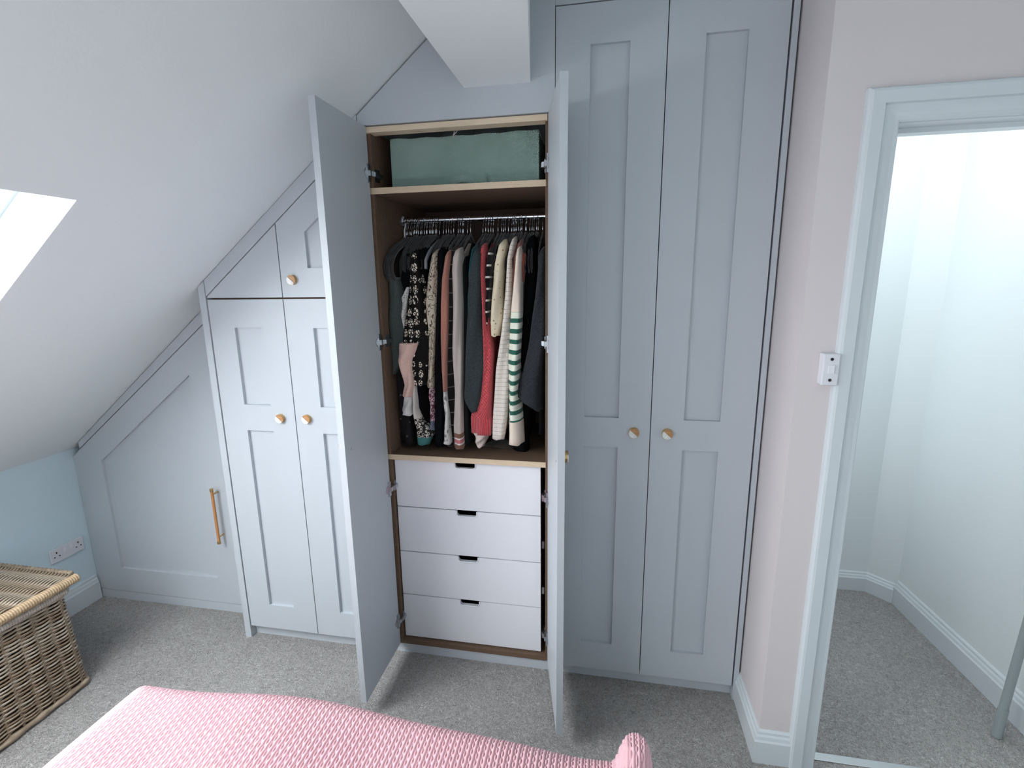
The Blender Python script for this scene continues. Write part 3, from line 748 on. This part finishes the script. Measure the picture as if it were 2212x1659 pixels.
G = {
    'jersey_top': (0.1, [(-0.5375, 0.019, 1.5981), (-0.5409, 0.0405, 1.456), (-0.544, 0.0449, 1.3464), (-0.5526, 0.0335, 1.2719), (-0.5715, 0.0139, 1.2224)]),
    'black_top': (0.13, [(-0.4749, 0.0236, 1.6935), (-0.4919, 0.0353, 1.5976), (-0.5027, 0.0328, 1.5263), (-0.4895, 0.0243, 1.4356)]),
    'lace': (0.115, [(-0.4869, 0.0095, 1.5622), (-0.5072, 0.0192, 1.509), (-0.5104, 0.0155, 1.4549), (-0.5059, 0.0078, 1.4002)]),
    'ikat': (0.085, [(-0.4463, 0.0119, 1.6907), (-0.446, 0.025, 1.5969), (-0.4517, 0.0394, 1.5099), (-0.4567, 0.0549, 1.4213), (-0.4618, 0.0631, 1.3308), (-0.4579, 0.0482, 1.2573), (-0.4521, 0.0291, 1.1828)]),
    'blush': (0.065, [(-0.4811, 0.0361, 1.3513), (-0.501, 0.0278, 1.2875), (-0.4951, 0.0193, 1.2416), (-0.4848, 0.0174, 1.1861), (-0.497, 0.0175, 1.1426)]),
    'whitecuff': (0.075, [(-0.4948, 0.0127, 1.1649), (-0.503, 0.0196, 1.1078), (-0.5076, 0.0257, 1.0635)]),
    'blackdress': (0.12, [(-0.4239, 0.0232, 1.7005), (-0.4376, 0.019, 1.5262), (-0.4509, 0.0272, 1.3077), (-0.4598, 0.0317, 1.1368), (-0.4625, 0.0354, 0.9499)]),
    'leopard': (0.085, [(-0.4764, 0.0088, 1.1822), (-0.4757, 0.0089, 1.087), (-0.4651, 0.0148, 1.0294), (-0.4415, 0.0345, 0.9914), (-0.4491, 0.0199, 0.938)]),
    'leaf': (0.09, [(-0.3669, 0.0091, 1.6891), (-0.3841, 0.0184, 1.596), (-0.3938, 0.0204, 1.5094), (-0.3931, 0.0122, 1.3852), (-0.3992, 0.0114, 1.276), (-0.4098, 0.0135, 1.1753)]),
    'plum': (0.1, [(-0.4096, 0.0116, 1.1713), (-0.4089, 0.0117, 1.1046), (-0.4082, 0.0098, 1.0371)]),
    'slate': (0.105, [(-0.4125, 0.0108, 1.0453), (-0.4141, 0.0099, 0.9905)]),
    'navy': (0.11, [(-0.3477, 0.0164, 1.6982), (-0.3615, 0.0186, 1.5084), (-0.3757, 0.0192, 1.2731), (-0.389, 0.0179, 0.9267)]),
    'terracotta': (0.08, [(-0.3132, 0.0089, 1.6874), (-0.3305, 0.0118, 1.5953), (-0.3411, 0.0139, 1.3865), (-0.3462, 0.0113, 1.2419), (-0.3466, 0.0067, 1.1641)]),
    'whitefloral': (0.09, [(-0.3498, 0.0067, 1.1656), (-0.346, 0.0106, 1.0711), (-0.3467, 0.0156, 0.9843), (-0.3483, 0.0195, 0.9451)]),
    'pinstripe': (0.11, [(-0.3096, 0.0109, 1.6973), (-0.3223, 0.0131, 1.4194), (-0.3395, 0.0158, 0.9291)]),
    'greige': (0.075, [(-0.2751, 0.015, 1.6913), (-0.2845, 0.0152, 1.6283), (-0.285, 0.0181, 1.4922), (-0.2914, 0.0185, 1.3161), (-0.2918, 0.0132, 1.1519), (-0.2965, 0.0172, 1.0199), (-0.2958, 0.0173, 0.9332)]),
    'charcoalthin': (0.12, [(-0.2649, 0.0127, 1.6629), (-0.2692, 0.0169, 1.31), (-0.2754, 0.0156, 0.9387)]),
    'teal': (0.1, [(-0.2188, 0.0088, 1.7029), (-0.234, 0.0108, 1.611), (-0.2435, 0.011, 1.4205)]),
    'charcoal': (0.07, [(-0.2, 0.0148, 1.6926), (-0.2125, 0.0247, 1.5936), (-0.2201, 0.0333, 1.4232), (-0.2266, 0.0375, 1.264), (-0.2349, 0.0316, 1.1362), (-0.2308, 0.0112, 1.0861)]),
    'coral': (0.085, [(-0.1816, 0.0105, 1.7061), (-0.188, 0.0097, 1.6268), (-0.1825, 0.0098, 1.4913), (-0.1733, 0.0182, 1.3163), (-0.1826, 0.0241, 1.1527), (-0.2016, 0.0412, 1.0681), (-0.2044, 0.0387, 0.9921)]),
    'bwstripe': (0.1, [(-0.1592, 0.0088, 1.6932), (-0.1703, 0.0106, 1.5931), (-0.1763, 0.0108, 1.4905), (-0.1715, 0.0073, 1.3855)]),
    'star': (0.07, [(-0.1048, 0.0145, 1.7162), (-0.1224, 0.0155, 1.6418), (-0.1334, 0.021, 1.5256), (-0.1368, 0.0229, 1.4406), (-0.1415, 0.0125, 1.3801)]),
    'cream': (0.08, [(-0.0684, 0.0085, 1.7256), (-0.0846, 0.0069, 1.6578), (-0.0917, 0.0139, 1.525), (-0.1035, 0.0186, 1.388), (-0.1193, 0.0253, 1.2463), (-0.1277, 0.0276, 1.0815), (-0.1379, 0.0214, 0.9775)]),
    'rust': (0.115, [(-0.0506, 0.0086, 1.7178), (-0.0668, 0.007, 1.6587), (-0.0768, 0.0053, 1.5579)]),
    'greenstripe': (0.065, [(-0.0475, 0.0101, 1.6919), (-0.0527, 0.0128, 1.6078), (-0.0612, 0.0199, 1.4581), (-0.0712, 0.023, 1.2853), (-0.0727, 0.0197, 1.1604), (-0.0712, 0.0244, 1.0691), (-0.0706, 0.0284, 0.9628)]),
    'orange': (0.105, [(-0.0365, 0.0077, 1.6742), (-0.046, 0.0061, 1.5746)]),
    'blackcoat': (0.14, [(-0.0113, 0.0207, 1.7333), (-0.0177, 0.0266, 1.5225), (-0.032, 0.0274, 1.2373), (-0.0608, 0.0266, 0.9149)]),
    'wool': (0.06, [(0.0398, 0.0132, 1.6864), (0.0305, 0.0194, 1.5248), (0.019, 0.031, 1.3567), (-0.0007, 0.0403, 1.217), (-0.0153, 0.0479, 1.1235)]),
    'blackright': (0.13, [(0.0340, 0.0130, 1.6901), (0.0320, 0.0150, 1.4187), (0.0290, 0.0180, 0.9887)]),
    'greycuff': (0.1, [(-0.2108, 0.0343, 0.9968), (-0.2156, 0.0191, 0.9579), (-0.2142, 0.0096, 0.9366)]),
    'darkfloral': (0.12, [(-0.539, 0.0193, 1.5269), (-0.5418, 0.0210, 1.2306), (-0.5259, 0.0306, 0.9768), (-0.5259, 0.0300, 0.9226)]),
}
def zmin_of(k): return G[k][1][-1][2]
GS = {  # key: (name, label, category, material)
    'jersey_top': ('jersey_top', 'grey green jersey top hanging leftmost beside the wardrobe side', 'top', knit('grey_green_jersey', (74, 82, 80), 7, .2, 260, 0)),
    'black_top': ('sleeveless_top', 'plain black top with draped shoulder right of the grey green jersey', 'top', knit('black_jersey', (15, 16, 18), 3, .2, 260, 0)),
    'lace': ('lace_blouse', 'white lace blouse edge peeking out beside the black printed top', 'blouse', spots('white_lace', (228, 226, 222), (172, 170, 168), 130, .2, .4)),
    'ikat': ('printed_top', 'black top with small cream leaf motifs all over', 'top', motif()),
    'blush': ('blush_shirt', 'blush pink shirt sleeve curling in front of the motif print top', 'shirt', knit('blush_cotton', (226, 190, 176), 5, .15, 120)),
    'whitecuff': ('white_shirt', 'white shirt cuff hanging just below the blush pink sleeve', 'shirt', knit('white_cotton_shirt', (216, 214, 212), 5, .15, 120)),
    'blackdress': ('black_dress', 'long plain black dress between motif print and leaf print tops', 'dress', knit('black_crepe', (11, 12, 14), 3, .2, 260, 0)),
    'leopard': ('animal_print_scarf', 'black and cream animal print scarf with teal tip near the shelf', 'scarf', None),
    'leaf': ('leaf_print_blouse', 'beige blouse with dark sketched leaf print beside black dress', 'blouse', sketch()),
    'plum': ('floral_dress', 'plum and pink floral dress hem below the leaf print blouse', 'dress', spots('plum_floral', (110, 66, 78), (206, 176, 184), 75, .30, .55, None, 1.0)),
    'slate': ('slate_blue_skirt', 'slate blue cloth tip below the plum floral hem', 'skirt', knit('slate_satin', (112, 120, 142), 6, .1, 60)),
    'navy': ('long_black_cardigan', 'long plain black cardigan left of the terracotta sleeve', 'cardigan', knit('blue_black_knit', (14, 16, 20), 4, .3, 260, 0)),
    'terracotta': ('terracotta_jumper', 'dusty terracotta pink jumper with slim sleeve', 'jumper', knit('terracotta_knit', (184, 128, 112), 8, .4)),
    'whitefloral': ('white_floral_blouse', 'white blouse hem with grey flower smudges under the terracotta sleeve', 'blouse', spots('white_grey_floral', (222, 220, 216), (150, 150, 154), 42, .0, .24, None, 1.0, (1, 1, .7))),
    'pinstripe': ('banded_jersey', 'black top with thin faint grey bands right of terracotta jumper', 'top', stripes('faint_band_black', (34, 31, 31), (122, 116, 116), .052, .07)),
    'greige': ('greige_cardigan', 'grey beige cardigan with brown and pink striped cuff', 'cardigan', None),
    'charcoalthin': ('charcoal_dress', 'long dark charcoal dress behind the grey beige cardigan', 'dress', knit('dark_charcoal', (30, 34, 35), 5, .3, 260, 0)),
    'teal': ('teal_top', 'dark teal top just left of the big charcoal jumper', 'top', knit('dark_teal', (28, 76, 78), 6, .3)),
    'charcoal': ('charcoal_jumper', 'broad charcoal wool jumper left of the coral knit', 'jumper', knit('charcoal_wool', (54, 61, 63), 11, .6, 260, .05)),
    'coral': ('coral_jumper', 'coral red honeycomb knit jumper with deep ribbed hem', 'jumper', coral_mat()),
    'bwstripe': ('breton_jersey', 'black top with bold white stripes right of coral jumper', 'top', stripes('black_white_stripe', (24, 24, 26), (225, 222, 218), .042, .17)),
    'star': ('star_blouse', 'pale beige blouse dotted with small brown stars', 'blouse', spots('beige_star_print', (221, 208, 180), (150, 124, 98), 52, .0, .16, None, .45)),
    'cream': ('cream_pointelle_jumper', 'cream openwork knit jumper between star blouse and green stripes', 'jumper', pointelle()),
    'rust': ('rose_brown_top', 'rose brown top showing between cream knit and green stripe jumper', 'top', knit('rose_brown', (170, 116, 106), 6, .3)),
    'greenstripe': ('green_stripe_jumper', 'cream jumper with dark green stripes on its lower half', 'jumper', None),
    'orange': ('rust_orange_top', 'rust orange top showing at the shoulder of green stripe jumper', 'top', knit('rust_orange', (176, 88, 66), 6, .3)),
    'blackcoat': ('black_coat', 'long black coat right of the green stripe jumper', 'coat', knit('black_wool', (12, 13, 15), 3, .3, 260, 0)),
    'wool': ('dark_wool_jacket', 'dark charcoal wool jacket with flared sleeve nearest the right door', 'jacket', knit('dark_grey_wool', (42, 45, 49), 11, .6, 260, .05)),
    'blackright': ('black_trousers', 'black garment hanging last on the rail by the right door', 'trousers', knit('black_twill', (11, 12, 14), 3, .2, 260, 0)),
    'greycuff': ('oatmeal_cardigan', 'oatmeal sleeve end hanging under the coral ribbed hem', 'cardigan', knit('oatmeal_knit', (214, 200, 192), 6, .3)),
    'darkfloral': ('dark_floral_dress', 'long dark dress with faint floral print at the far left', 'dress', spots('dark_floral', (30, 28, 30), (96, 92, 92), 30, .0, .14, None, 1.0)),
}
zmn = zmin_of('leopard'); t = NT('animal_print_teal_tip', .85); d = t.voro(95, vec=t.co((1, 1, .8)))
ap = t.ramp(d, [(0.0, (28, 26, 26)), (0.30, (214, 206, 194)), (0.5, (30, 28, 28))], 'CONSTANT'); z = t.xyz()[2]
c = t.mix(t.math('LESS_THAN', z, .032), t.mix(t.math('GREATER_THAN', z, .11), ap, (216, 210, 200)), (62, 118, 118)); t.color(c)
zm = zmin_of('greige')
MG = zbands('greige_striped_cuff', [(zm, (132, 94, 76)), (.951, (226, 214, 208)), (.957, (196, 122, 124)), (.972, (226, 214, 208)), (.978, (132, 94, 76)), (.995, (196, 184, 176))], zm, 1.72)
zm = zmin_of('greenstripe')
MGS = stripes('cream_green_stripe', (228, 230, 214), (44, 96, 80), .0385, .42, 1.055-zm, 1.47-zm, (232, 216, 200), zoff=.004)

def smooth_interp(pts, z):
    zs = [p[2] for p in pts][::-1]
    out = []
    for k in (0, 1):
        v = [p[k] for p in pts][::-1]; out.append(np.interp(z, zs, v))
    return out
LOWSTART = {'lace', 'blush', 'whitecuff', 'leopard', 'plum', 'slate', 'whitefloral', 'greycuff', 'jersey_top', 'darkfloral'}
for gi, (key, (y0, sp_)) in enumerate(G.items()):
    name, label, cat, mat = GS[key]
    if key == 'leopard': mat = t.m
    if key == 'greige': mat = MG
    if key == 'greenstripe': mat = MGS
    zlo = sp_[-1][2]; zhi = sp_[0][2]
    g = thing(name, label, cat, (sp_[0][0], .25, zlo), 'clothes hanging in the open wardrobe')
    # front sleeve / edge
    n = 20; zs = np.linspace(zhi, zlo, 34); rings = []
    ph = gi*1.7; hyb = .046 if sp_[0][1] < .03 else .055
    top = zhi + .018
    for k, zz in enumerate(zs):
        cx, hx = smooth_interp(sp_, zz); fr = (zhi-zz)/(zhi-zlo+1e-6)
        hx = max(hx, .005)
        cap = 1.0
        if k == 0 and key not in LOWSTART: cap = .72
        hy = hyb*cap*(1 if key in ('wool',) else 1)
        ring = []
        for i in range(n):
            a = 2*math.pi*i/n; ca, sa = math.cos(a), math.sin(a)
            px = abs(ca)**0.75*math.copysign(1, ca); py = abs(sa)**0.85*math.copysign(1, sa)
            wr_ = 1 + .15*math.sin(3*a + ph + 4*fr) * min(1, fr*1.6) + .06*math.sin(5*a + 9*fr + ph) + .05*math.sin(13*fr + 2*a + ph)
            dz_ = (.010*px if (key == 'wool' and k > 25) else 0) * -(k-25)*.35 if key == 'wool' else 0
            ring.append((min(.0495, max(-.5625, cx + px*hx*cap*wr_)), y0 + .012*math.sin(4*fr+ph)*fr*.4 + py*hy*wr_ + .012, zz + dz_ + .003*math.sin(4*a+ph)*(1 if k == 33 else 0)))
        rings.append(ring)
    if key not in LOWSTART:   # round the shoulder over towards the neck
        cx, hx = smooth_interp(sp_, zhi)
        rings.insert(0, [(cx + (p[0]-cx)*.55, y0+.03+(p[1]-y0-.012)*.6, zhi+.010) for p in rings[0]])
        rings.insert(0, [(cx + (p[0]-cx)*.25, y0+.05+(p[1]-y0-.03)*.4, zhi+.016) for p in rings[0]])
    m = MB(); m.loft(rings); m.build('sleeve', mat, g, smooth=True)
    # body hanging behind the sleeve, from the neck down
    rings = []
    zt = 1.728; zs = np.linspace(zt, zlo + .012, 30)
    for k, zz in enumerate(zs):
        cx, hx = smooth_interp(sp_, min(zz, zhi)); drop = zt - zz
        yf = y0 + .042; yb = .47
        w_ = min(1.0, .22 + (drop/.062)**.8*.78)
        a_, b_ = .25 - (.25-yf)*w_, .25 + (yb-.25)*w_
        th = min(.010, max(.004, hx*.6)) * (0.7 if k == 0 else 1)
        ring = []
        for i in range(22):
            a = 2*math.pi*i/22; ca, sa = math.cos(a), math.sin(a)
            py = abs(sa)**.6*math.copysign(1, sa); yy = (a_+b_)/2 + py*(b_-a_)/2
            wob = .0045*math.sin(yy*38 + ph + drop*3)*min(1, drop*3)
            ring.append((min(.0495, max(-.5625, cx + math.copysign(abs(ca)**.7, ca)*th + wob)), yy, zz))
        rings.append(ring)
    m = MB(); m.loft(rings); m.build('body', mat, g, smooth=True)

# loose things lying on the compartment floor
m = MB(); rings = []
for i in range(13):
    a = i/12; x = -.215+.13*a; r_w = .010+.018*math.sin(math.pi*a); y = .16+.02*math.sin(a*4)
    rings.append([(x, y+math.cos(q)*.055*math.sin(math.pi*(a*.9+.05)), .9095+r_w*.5+math.sin(q)*r_w*.5) for q in [2*math.pi*k/12 for k in range(12)]])
m.loft(rings); tag(m.build('dark_belt_bundle', knit('dark_brown_cloth', (58, 50, 47), 8, .3), smooth=True), 'crumpled dark brown cloth lying on the wardrobe floor under the coral jumper', 'cloth')
m = MB(); rings = []
for z, hx, hy in ((.9095, .024, .038), (.915, .025, .040), (.94, .022, .036), (.99, .019, .032), (1.02, .018, .030)):
    rings.append([(-.052+math.copysign(abs(math.cos(q))**.7, math.cos(q))*hx, .155+math.sin(q)*hy, z) for q in [2*math.pi*k/16 for k in range(16)]])
m.loft(rings); tag(m.build('black_boot', knit('black_suede', (10, 10, 11), 3, .2, 260, 0), smooth=True), 'black boot foot standing on wardrobe floor below the green stripe jumper', 'boot')

# ----------------------------------------------------------------------------
# wicker basket
# ----------------------------------------------------------------------------
def wick(name, c1, c2):
    t = NT(name, .6, 0, .3); f = t.noise(30, 4, t.co((1, 1, 6))); t.color(t.ramp(f, [(.3, c1), (.7, c2)])); t.bump(t.noise(160, 3), .3, .002); return t.m
WK = [wick('willow_grey_brown', (128, 113, 96), (178, 160, 138)), wick('willow_brown', (112, 95, 78), (162, 140, 116)), wick('willow_pale', (146, 134, 118), (196, 182, 164))]
M['roll'] = wick('willow_tan_binding', (160, 136, 106), (196, 172, 140)); M['rollgrey'] = wick('willow_grey_binding', (150, 140, 130), (188, 178, 166))
KX0, KX1, KY0, KY1 = -2.20, -1.772, -.98, -.364; KZ = .425
bk = thing('wicker_basket', 'grey brown woven wicker hamper with closed lid under the skylight', 'basket', ((KX0+KX1)/2, (KY0+KY1)/2, 0))
kc = Vector(((KX0+KX1)/2, (KY0+KY1)/2, 0)); hxk, hyk = (KX1-KX0)/2, (KY1-KY0)/2
def rect_path(step):
    P = []; r = .02
    cs = [(hxk-r, hyk-r, 0), (-hxk+r, hyk-r, 90), (-hxk+r, -hyk+r, 180), (hxk-r, -hyk+r, 270)]
    pts = []
    for k, (x, y, a0) in enumerate(cs):
        for i in range(4): a = math.radians(a0+30*i); pts.append((Vector((x+r*math.cos(a), y+r*math.sin(a), 0)), Vector((math.cos(a), math.sin(a), 0))))
    # resample
    out = []
    for i in range(len(pts)):
        (p, n_), (q, n2) = pts[i], pts[(i+1) % len(pts)]
        L = (q-p).length; c = max(1, int(round(L/step)))
        for k in range(c): out.append((p.lerp(q, k/c), n_.lerp(n2, k/c).normalized()))
    return out
RP = rect_path(.0115); per = 0; acc = []
for i, (p, n_) in enumerate(RP): acc.append(per); per += (RP[(i+1) % len(RP)][0]-p).length
NST = 2*round(per/.052/2)
rods = []
for phase in (0, 1):
    for var in range(3):
        path = []
        for (p, n_), s_ in zip(RP, acc):
            a = math.pi*NST*s_/per + phase*math.pi
            w_ = math.sin(a)
            path.append(p + n_*(.0052*w_) + Vector((0, 0, .0013*math.cos(a+.5)+.0014*math.sin(s_*23+var*2.1))))
        m = MB(); m.tube(path, .0038+.0005*var*.5, 6, closed=True)
        o = m.build('willow_rod', WK[(phase+var) % 3]); o.data.polygons.foreach_set('use_smooth', [True]*len(o.data.polygons)); rods.append(o.data); bpy.data.objects.remove(o)
rowh = .0070; nrow = int((KZ-.045)/rowh)
for k in range(nrow):
    z = .030 + k*rowh; tp = 1 - .045*(z/KZ)
    inst('willow_rod', rods[(k % 2)*3 + random.randrange(3)], bk, (0, 0, z), (0, 0, 0), (tp, tp, 1))
m = MB(); stk = None
for j in range(NST):
    s_ = per*(j)/NST
    i = min(range(len(acc)), key=lambda q: abs(acc[q]-s_)); p, n_ = RP[i]
    m = MB(); m.tube([Vector((0, 0, .01)), Vector((0, 0, KZ-.005))], .0042, 6)
    if stk is None: o = m.build('willow_stake', WK[1]); stk = o.data; bpy.data.objects.remove(o); 
    o = inst('willow_stake', stk, bk, (p.x, p.y, 0))
    tilt = .045; o.rotation_euler = (p.y*tilt/KZ, -p.x*tilt/KZ, 0)
# added solid core, its dark colour stands in for shade inside the weave
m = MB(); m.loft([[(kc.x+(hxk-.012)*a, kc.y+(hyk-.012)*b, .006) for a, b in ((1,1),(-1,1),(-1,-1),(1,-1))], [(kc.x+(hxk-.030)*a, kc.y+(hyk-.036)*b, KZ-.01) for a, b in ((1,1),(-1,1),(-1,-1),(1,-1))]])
m.build('inner_shade', wick('willow_inner_shade', (70, 58, 46), (98, 82, 66)), bk)
m = MB(); m.tube([kc + Vector((p.x*1.005, p.y*1.005, .016)) for p, n_ in RP], lambda a: .012+.0018*math.sin(a*per*70), 8, closed=True); m.build('foot_border', WK[0], bk, smooth=True)
def coil(path, r, pitch, amp, seg=12, closed=False):
    m = MB(); P = [Vector(p) for p in path]; L = sum((P[i+1]-P[i]).length for i in range(len(P)-1)); nstep = max(8, int(L/pitch*6))
    out = []; d = [0]
    for i in range(len(P)-1): d.append(d[-1]+(P[i+1]-P[i]).length)
    for k in range(nstep+1):
        s_ = L*k/nstep; i = max(j for j in range(len(P)) if d[j] <= s_+1e-9); i = min(i, len(P)-2)
        out.append(P[i].lerp(P[i+1], (s_-d[i])/(d[i+1]-d[i])))
    m.tube(out, lambda a: r + amp*abs(math.sin(a*L/pitch*math.pi)), seg, closed=False); return m
tx, ty = hxk*.955, hyk*.955
rim = [kc+Vector((tx+.006, ty+.004, KZ)), kc+Vector((tx+.006, -ty-.004, KZ)), kc+Vector((-tx-.006, -ty-.004, KZ)), kc+Vector((-tx-.006, ty+.004, KZ)), kc+Vector((tx+.006, ty+.004, KZ))]
coil(rim, .0135, .0085, .0035).build('top_border', M['rollgrey'], bk, smooth=True)
# lid
lid_z = KZ+.030
LX1 = kc.x+tx+.012; LX0 = kc.x-tx-.01; LY1 = KY1+.052; LY0 = KY0-.02
lid = coil([(LX1, LY1-.014, lid_z), (LX1, LY0-.01, lid_z)], .0145, .0085, .0035).build('lid_roll', M['roll'], bk, smooth=True)
lrods = []
for phase in (0, 1):
    n_ = 110; path = []
    for i in range(n_+1):
        y = LY0 + (LY1-LY0-.012)*i/n_; a = math.pi*y/.058 + phase*math.pi
        path.append(Vector((.0035*math.cos(a+.6), y-kc.y, .0048*math.sin(a))))
    m = MB(); m.tube(path, .0040, 6); o = m.build('lid_rod', WK[phase*2]); o.data.polygons.foreach_set('use_smooth', [True]*len(o.data.polygons))
    off = o.location.copy(); lrods.append((o.data, off)); bpy.data.objects.remove(o)
nl = int((LX1-LX0-.02)/.0078)
for k in range(nl):
    x = LX0+.006+k*.0078; me, off = lrods[k % 2]
    inst('lid_rod', me, bk, Vector((x-kc.x, 0, lid_z+.002)) + Vector((off.x, off.y, off.z)))
ls = MB(); ls.tube([(LX0-kc.x, 0, 0), (LX1-kc.x-.01, 0, 0)], .0042, 6); o = ls.build('lid_stake', WK[1]); LS, LSo = o.data, o.location.copy(); bpy.data.objects.remove(o)
y = LY0+.03
while y < LY1-.02:
    inst('lid_stake', LS, bk, Vector((LSo.x, y-kc.y, lid_z-.004+LSo.z+.004))); y += .058
coil([(LX1-.045, LY1, lid_z), (LX0, LY1, lid_z)], .0095, .02, .003, 10).build('lid_border', WK[0], bk, smooth=True)
MB().box(LX0+.006, LX1-.012, LY0, LY1-.012, lid_z-.012, lid_z-.008).build('lid_shade', wick('willow_lid_shade', (70, 58, 46), (98, 82, 66)), bk)  # added dark sheet, shade between the lid rods put into its colour
m = MB(); rings = []
for i in range(9):
    a = i/8; x = -1.992+.105*a; rings.append([(x+.01*math.sin(q*2), -.52+math.cos(q)*.030*math.sin(math.pi*(.15+.7*a)), lid_z+.0105+.004*(1+math.sin(q))*math.sin(math.pi*(.15+.7*a))) for q in [2*math.pi*k/12 for k in range(12)]])
m.loft(rings); tag(m.build('pink_cloth', knit('pink_cloth_fabric', (240, 168, 190), 6, .2), smooth=True), 'small scrap of bright pink cloth lying on the wicker lid', 'cloth')

# ----------------------------------------------------------------------------
# bed with the pink knitted throw
# ----------------------------------------------------------------------------
bed = thing('bed', 'low double bed under the pink knitted throw', 'bed', (-.33, -1.75, 0))
M['bedwood'] = wood('white_bed_frame', (216, 214, 210), (226, 224, 220), (1, 10, 10), .5, 6)
M['sheet'] = knit('white_sheet', (232, 232, 234), 3, .1, 60)
MB().box(-1.0, .34, -2.75, -.80, .10, .24).build('bed_base', M['bedwood'], bed, bevel=.01)
MB().box(-.99, .33, -2.74, -.81, .24, .478).build('mattress', M['sheet'], bed, bevel=.05)
for x, y in ((-.95, -.86), (.29, -.86), (-.95, -2.69), (.29, -2.69)): 
    m = MB(); m.cyl((x, y, 0), (0, 0, 1), .022, .03, .10, 16); m.build('leg', M['bedwood'], bed)
m = MB(); m.cyl((.356, -.775, 0), (0, 0, 1), .017, .017, .485, 16); m.loft([[(.356+math.cos(q)*r, -.775+math.sin(q)*r, .485+h) for q in [2*math.pi*k/16 for k in range(16)]] for h, r in ((0, .017), (.008, .023), (.022, .026), (.036, .018), (.040, .006))])
m.build('bedpost', M['bedwood'], bed, smooth=True, auto=40)

def edge_map(s, lo, hi, r):
    """arc-length s -> (position, drop) with rounded fall at both ends lo and hi"""
    pos = np.clip(s, lo, hi); drop = np.zeros_like(s)
    for sgn, e in ((1, hi), (-1, lo)):
        over = np.maximum(0, sgn*(s-e)); q = r*math.pi/2
        a = np.minimum(over, q)/r
        pos = pos + sgn*r*np.sin(a); drop = drop + r*(1-np.cos(a)) + np.maximum(0, over-q)
    return pos, drop
S = np.arange(-1.045-.10-.05, .36+.24, .0013); T = np.arange(-1.50, -.72+.22, .0027)
SS, TT = np.meshgrid(S, T)
X, dx_ = edge_map(SS, -.945, .318, .075); Y, dy_ = edge_map(TT, -9, -.815, .060)
drop = np.sqrt(dx_**2 + dy_**2)
Z = .503 - drop
inside = np.exp(-(drop/.05)**2)
Z += inside*(.006*np.sin(SS*5.1+1)*np.sin(TT*4.0) + .004*np.sin(SS*11+TT*6)) - .012*inside*np.exp(-((SS-.22)/.10)**2)*np.exp(-((TT+.80)/.12)**2)
# the throw bulges over the bedpost
bump = np.exp(-(((X-.354)/.040)**2 + ((Y+.778)/.048)**2)**2.4)
Z = np.where(bump > .01, Z*(1-bump) + bump*np.maximum(Z, .552), Z)
Y = Y + .036*np.exp(-((SS+.45)/.30)**2)*np.clip((TT+1.05)/.25, 0, 1)
P3 = np.stack([X, Y, Z], -1)
du = np.gradient(P3, axis=1); dv = np.gradient(P3, axis=0); N3 = np.cross(du, dv); N3 /= np.linalg.norm(N3, axis=-1, keepdims=True)+1e-9
PX, PY = .0145, .0175
U = SS/PX; ci = np.floor(U).astype(int); fu = U-ci-.5
jit = rng.random(4000)
V = TT/PY + jit[ci % 4000]*.25 + .5*(ci % 2) + .04*np.sin(SS*60+TT*45); fv = V-np.floor(V)-.5
half = .21*np.cos(np.pi*fv)**.6+.015
gro = np.exp(-((np.abs(fu)-half)/.075)**2)
knot = np.exp(-((fu/.12)**2 + ((np.abs(fv)-.5)/.16)**2))
hgt = .0015*np.cos(np.pi*fu*2)**2 - .0048*np.maximum(gro*.8, knot*1.3)
P3 = P3 + N3*hgt[..., None]
ny_, nx_ = SS.shape
idx = np.arange(nx_*ny_).reshape(ny_, nx_)
F = np.stack([idx[:-1, :-1], idx[:-1, 1:], idx[1:, 1:], idx[1:, :-1]], -1).reshape(-1, 4)
me = bpy.data.meshes.new('knitted_throw'); org = np.array([-.33, -1.1, .25])
me.vertices.add(nx_*ny_); me.vertices.foreach_set('co', (P3.reshape(-1, 3)-org).astype(np.float32).ravel())
me.loops.add(F.size); me.loops.foreach_set('vertex_index', F.ravel().astype(np.int32))
me.polygons.add(len(F)); me.polygons.foreach_set('loop_start', np.arange(0, F.size, 4, dtype=np.int32)); me.polygons.foreach_set('loop_total', np.full(len(F), 4, dtype=np.int32))
me.polygons.foreach_set('use_smooth', np.ones(len(F), dtype=bool))
me.update(calc_edges=True)
t = NT('pink_cotton_knit', .9, 0, .1, .3); t.color(t.ramp(t.noise(5, 3), [(.3, (229, 182, 190)), (.7, (235, 191, 198))])); t.bump(t.noise(700, 2), .3, .001)
me.materials.append(t.m)
th_ = bpy.data.objects.new('knitted_throw', me); COL.objects.link(th_); th_.location = org
tag(th_, 'pink chunky knitted throw spread over the bed in the foreground', 'blanket')
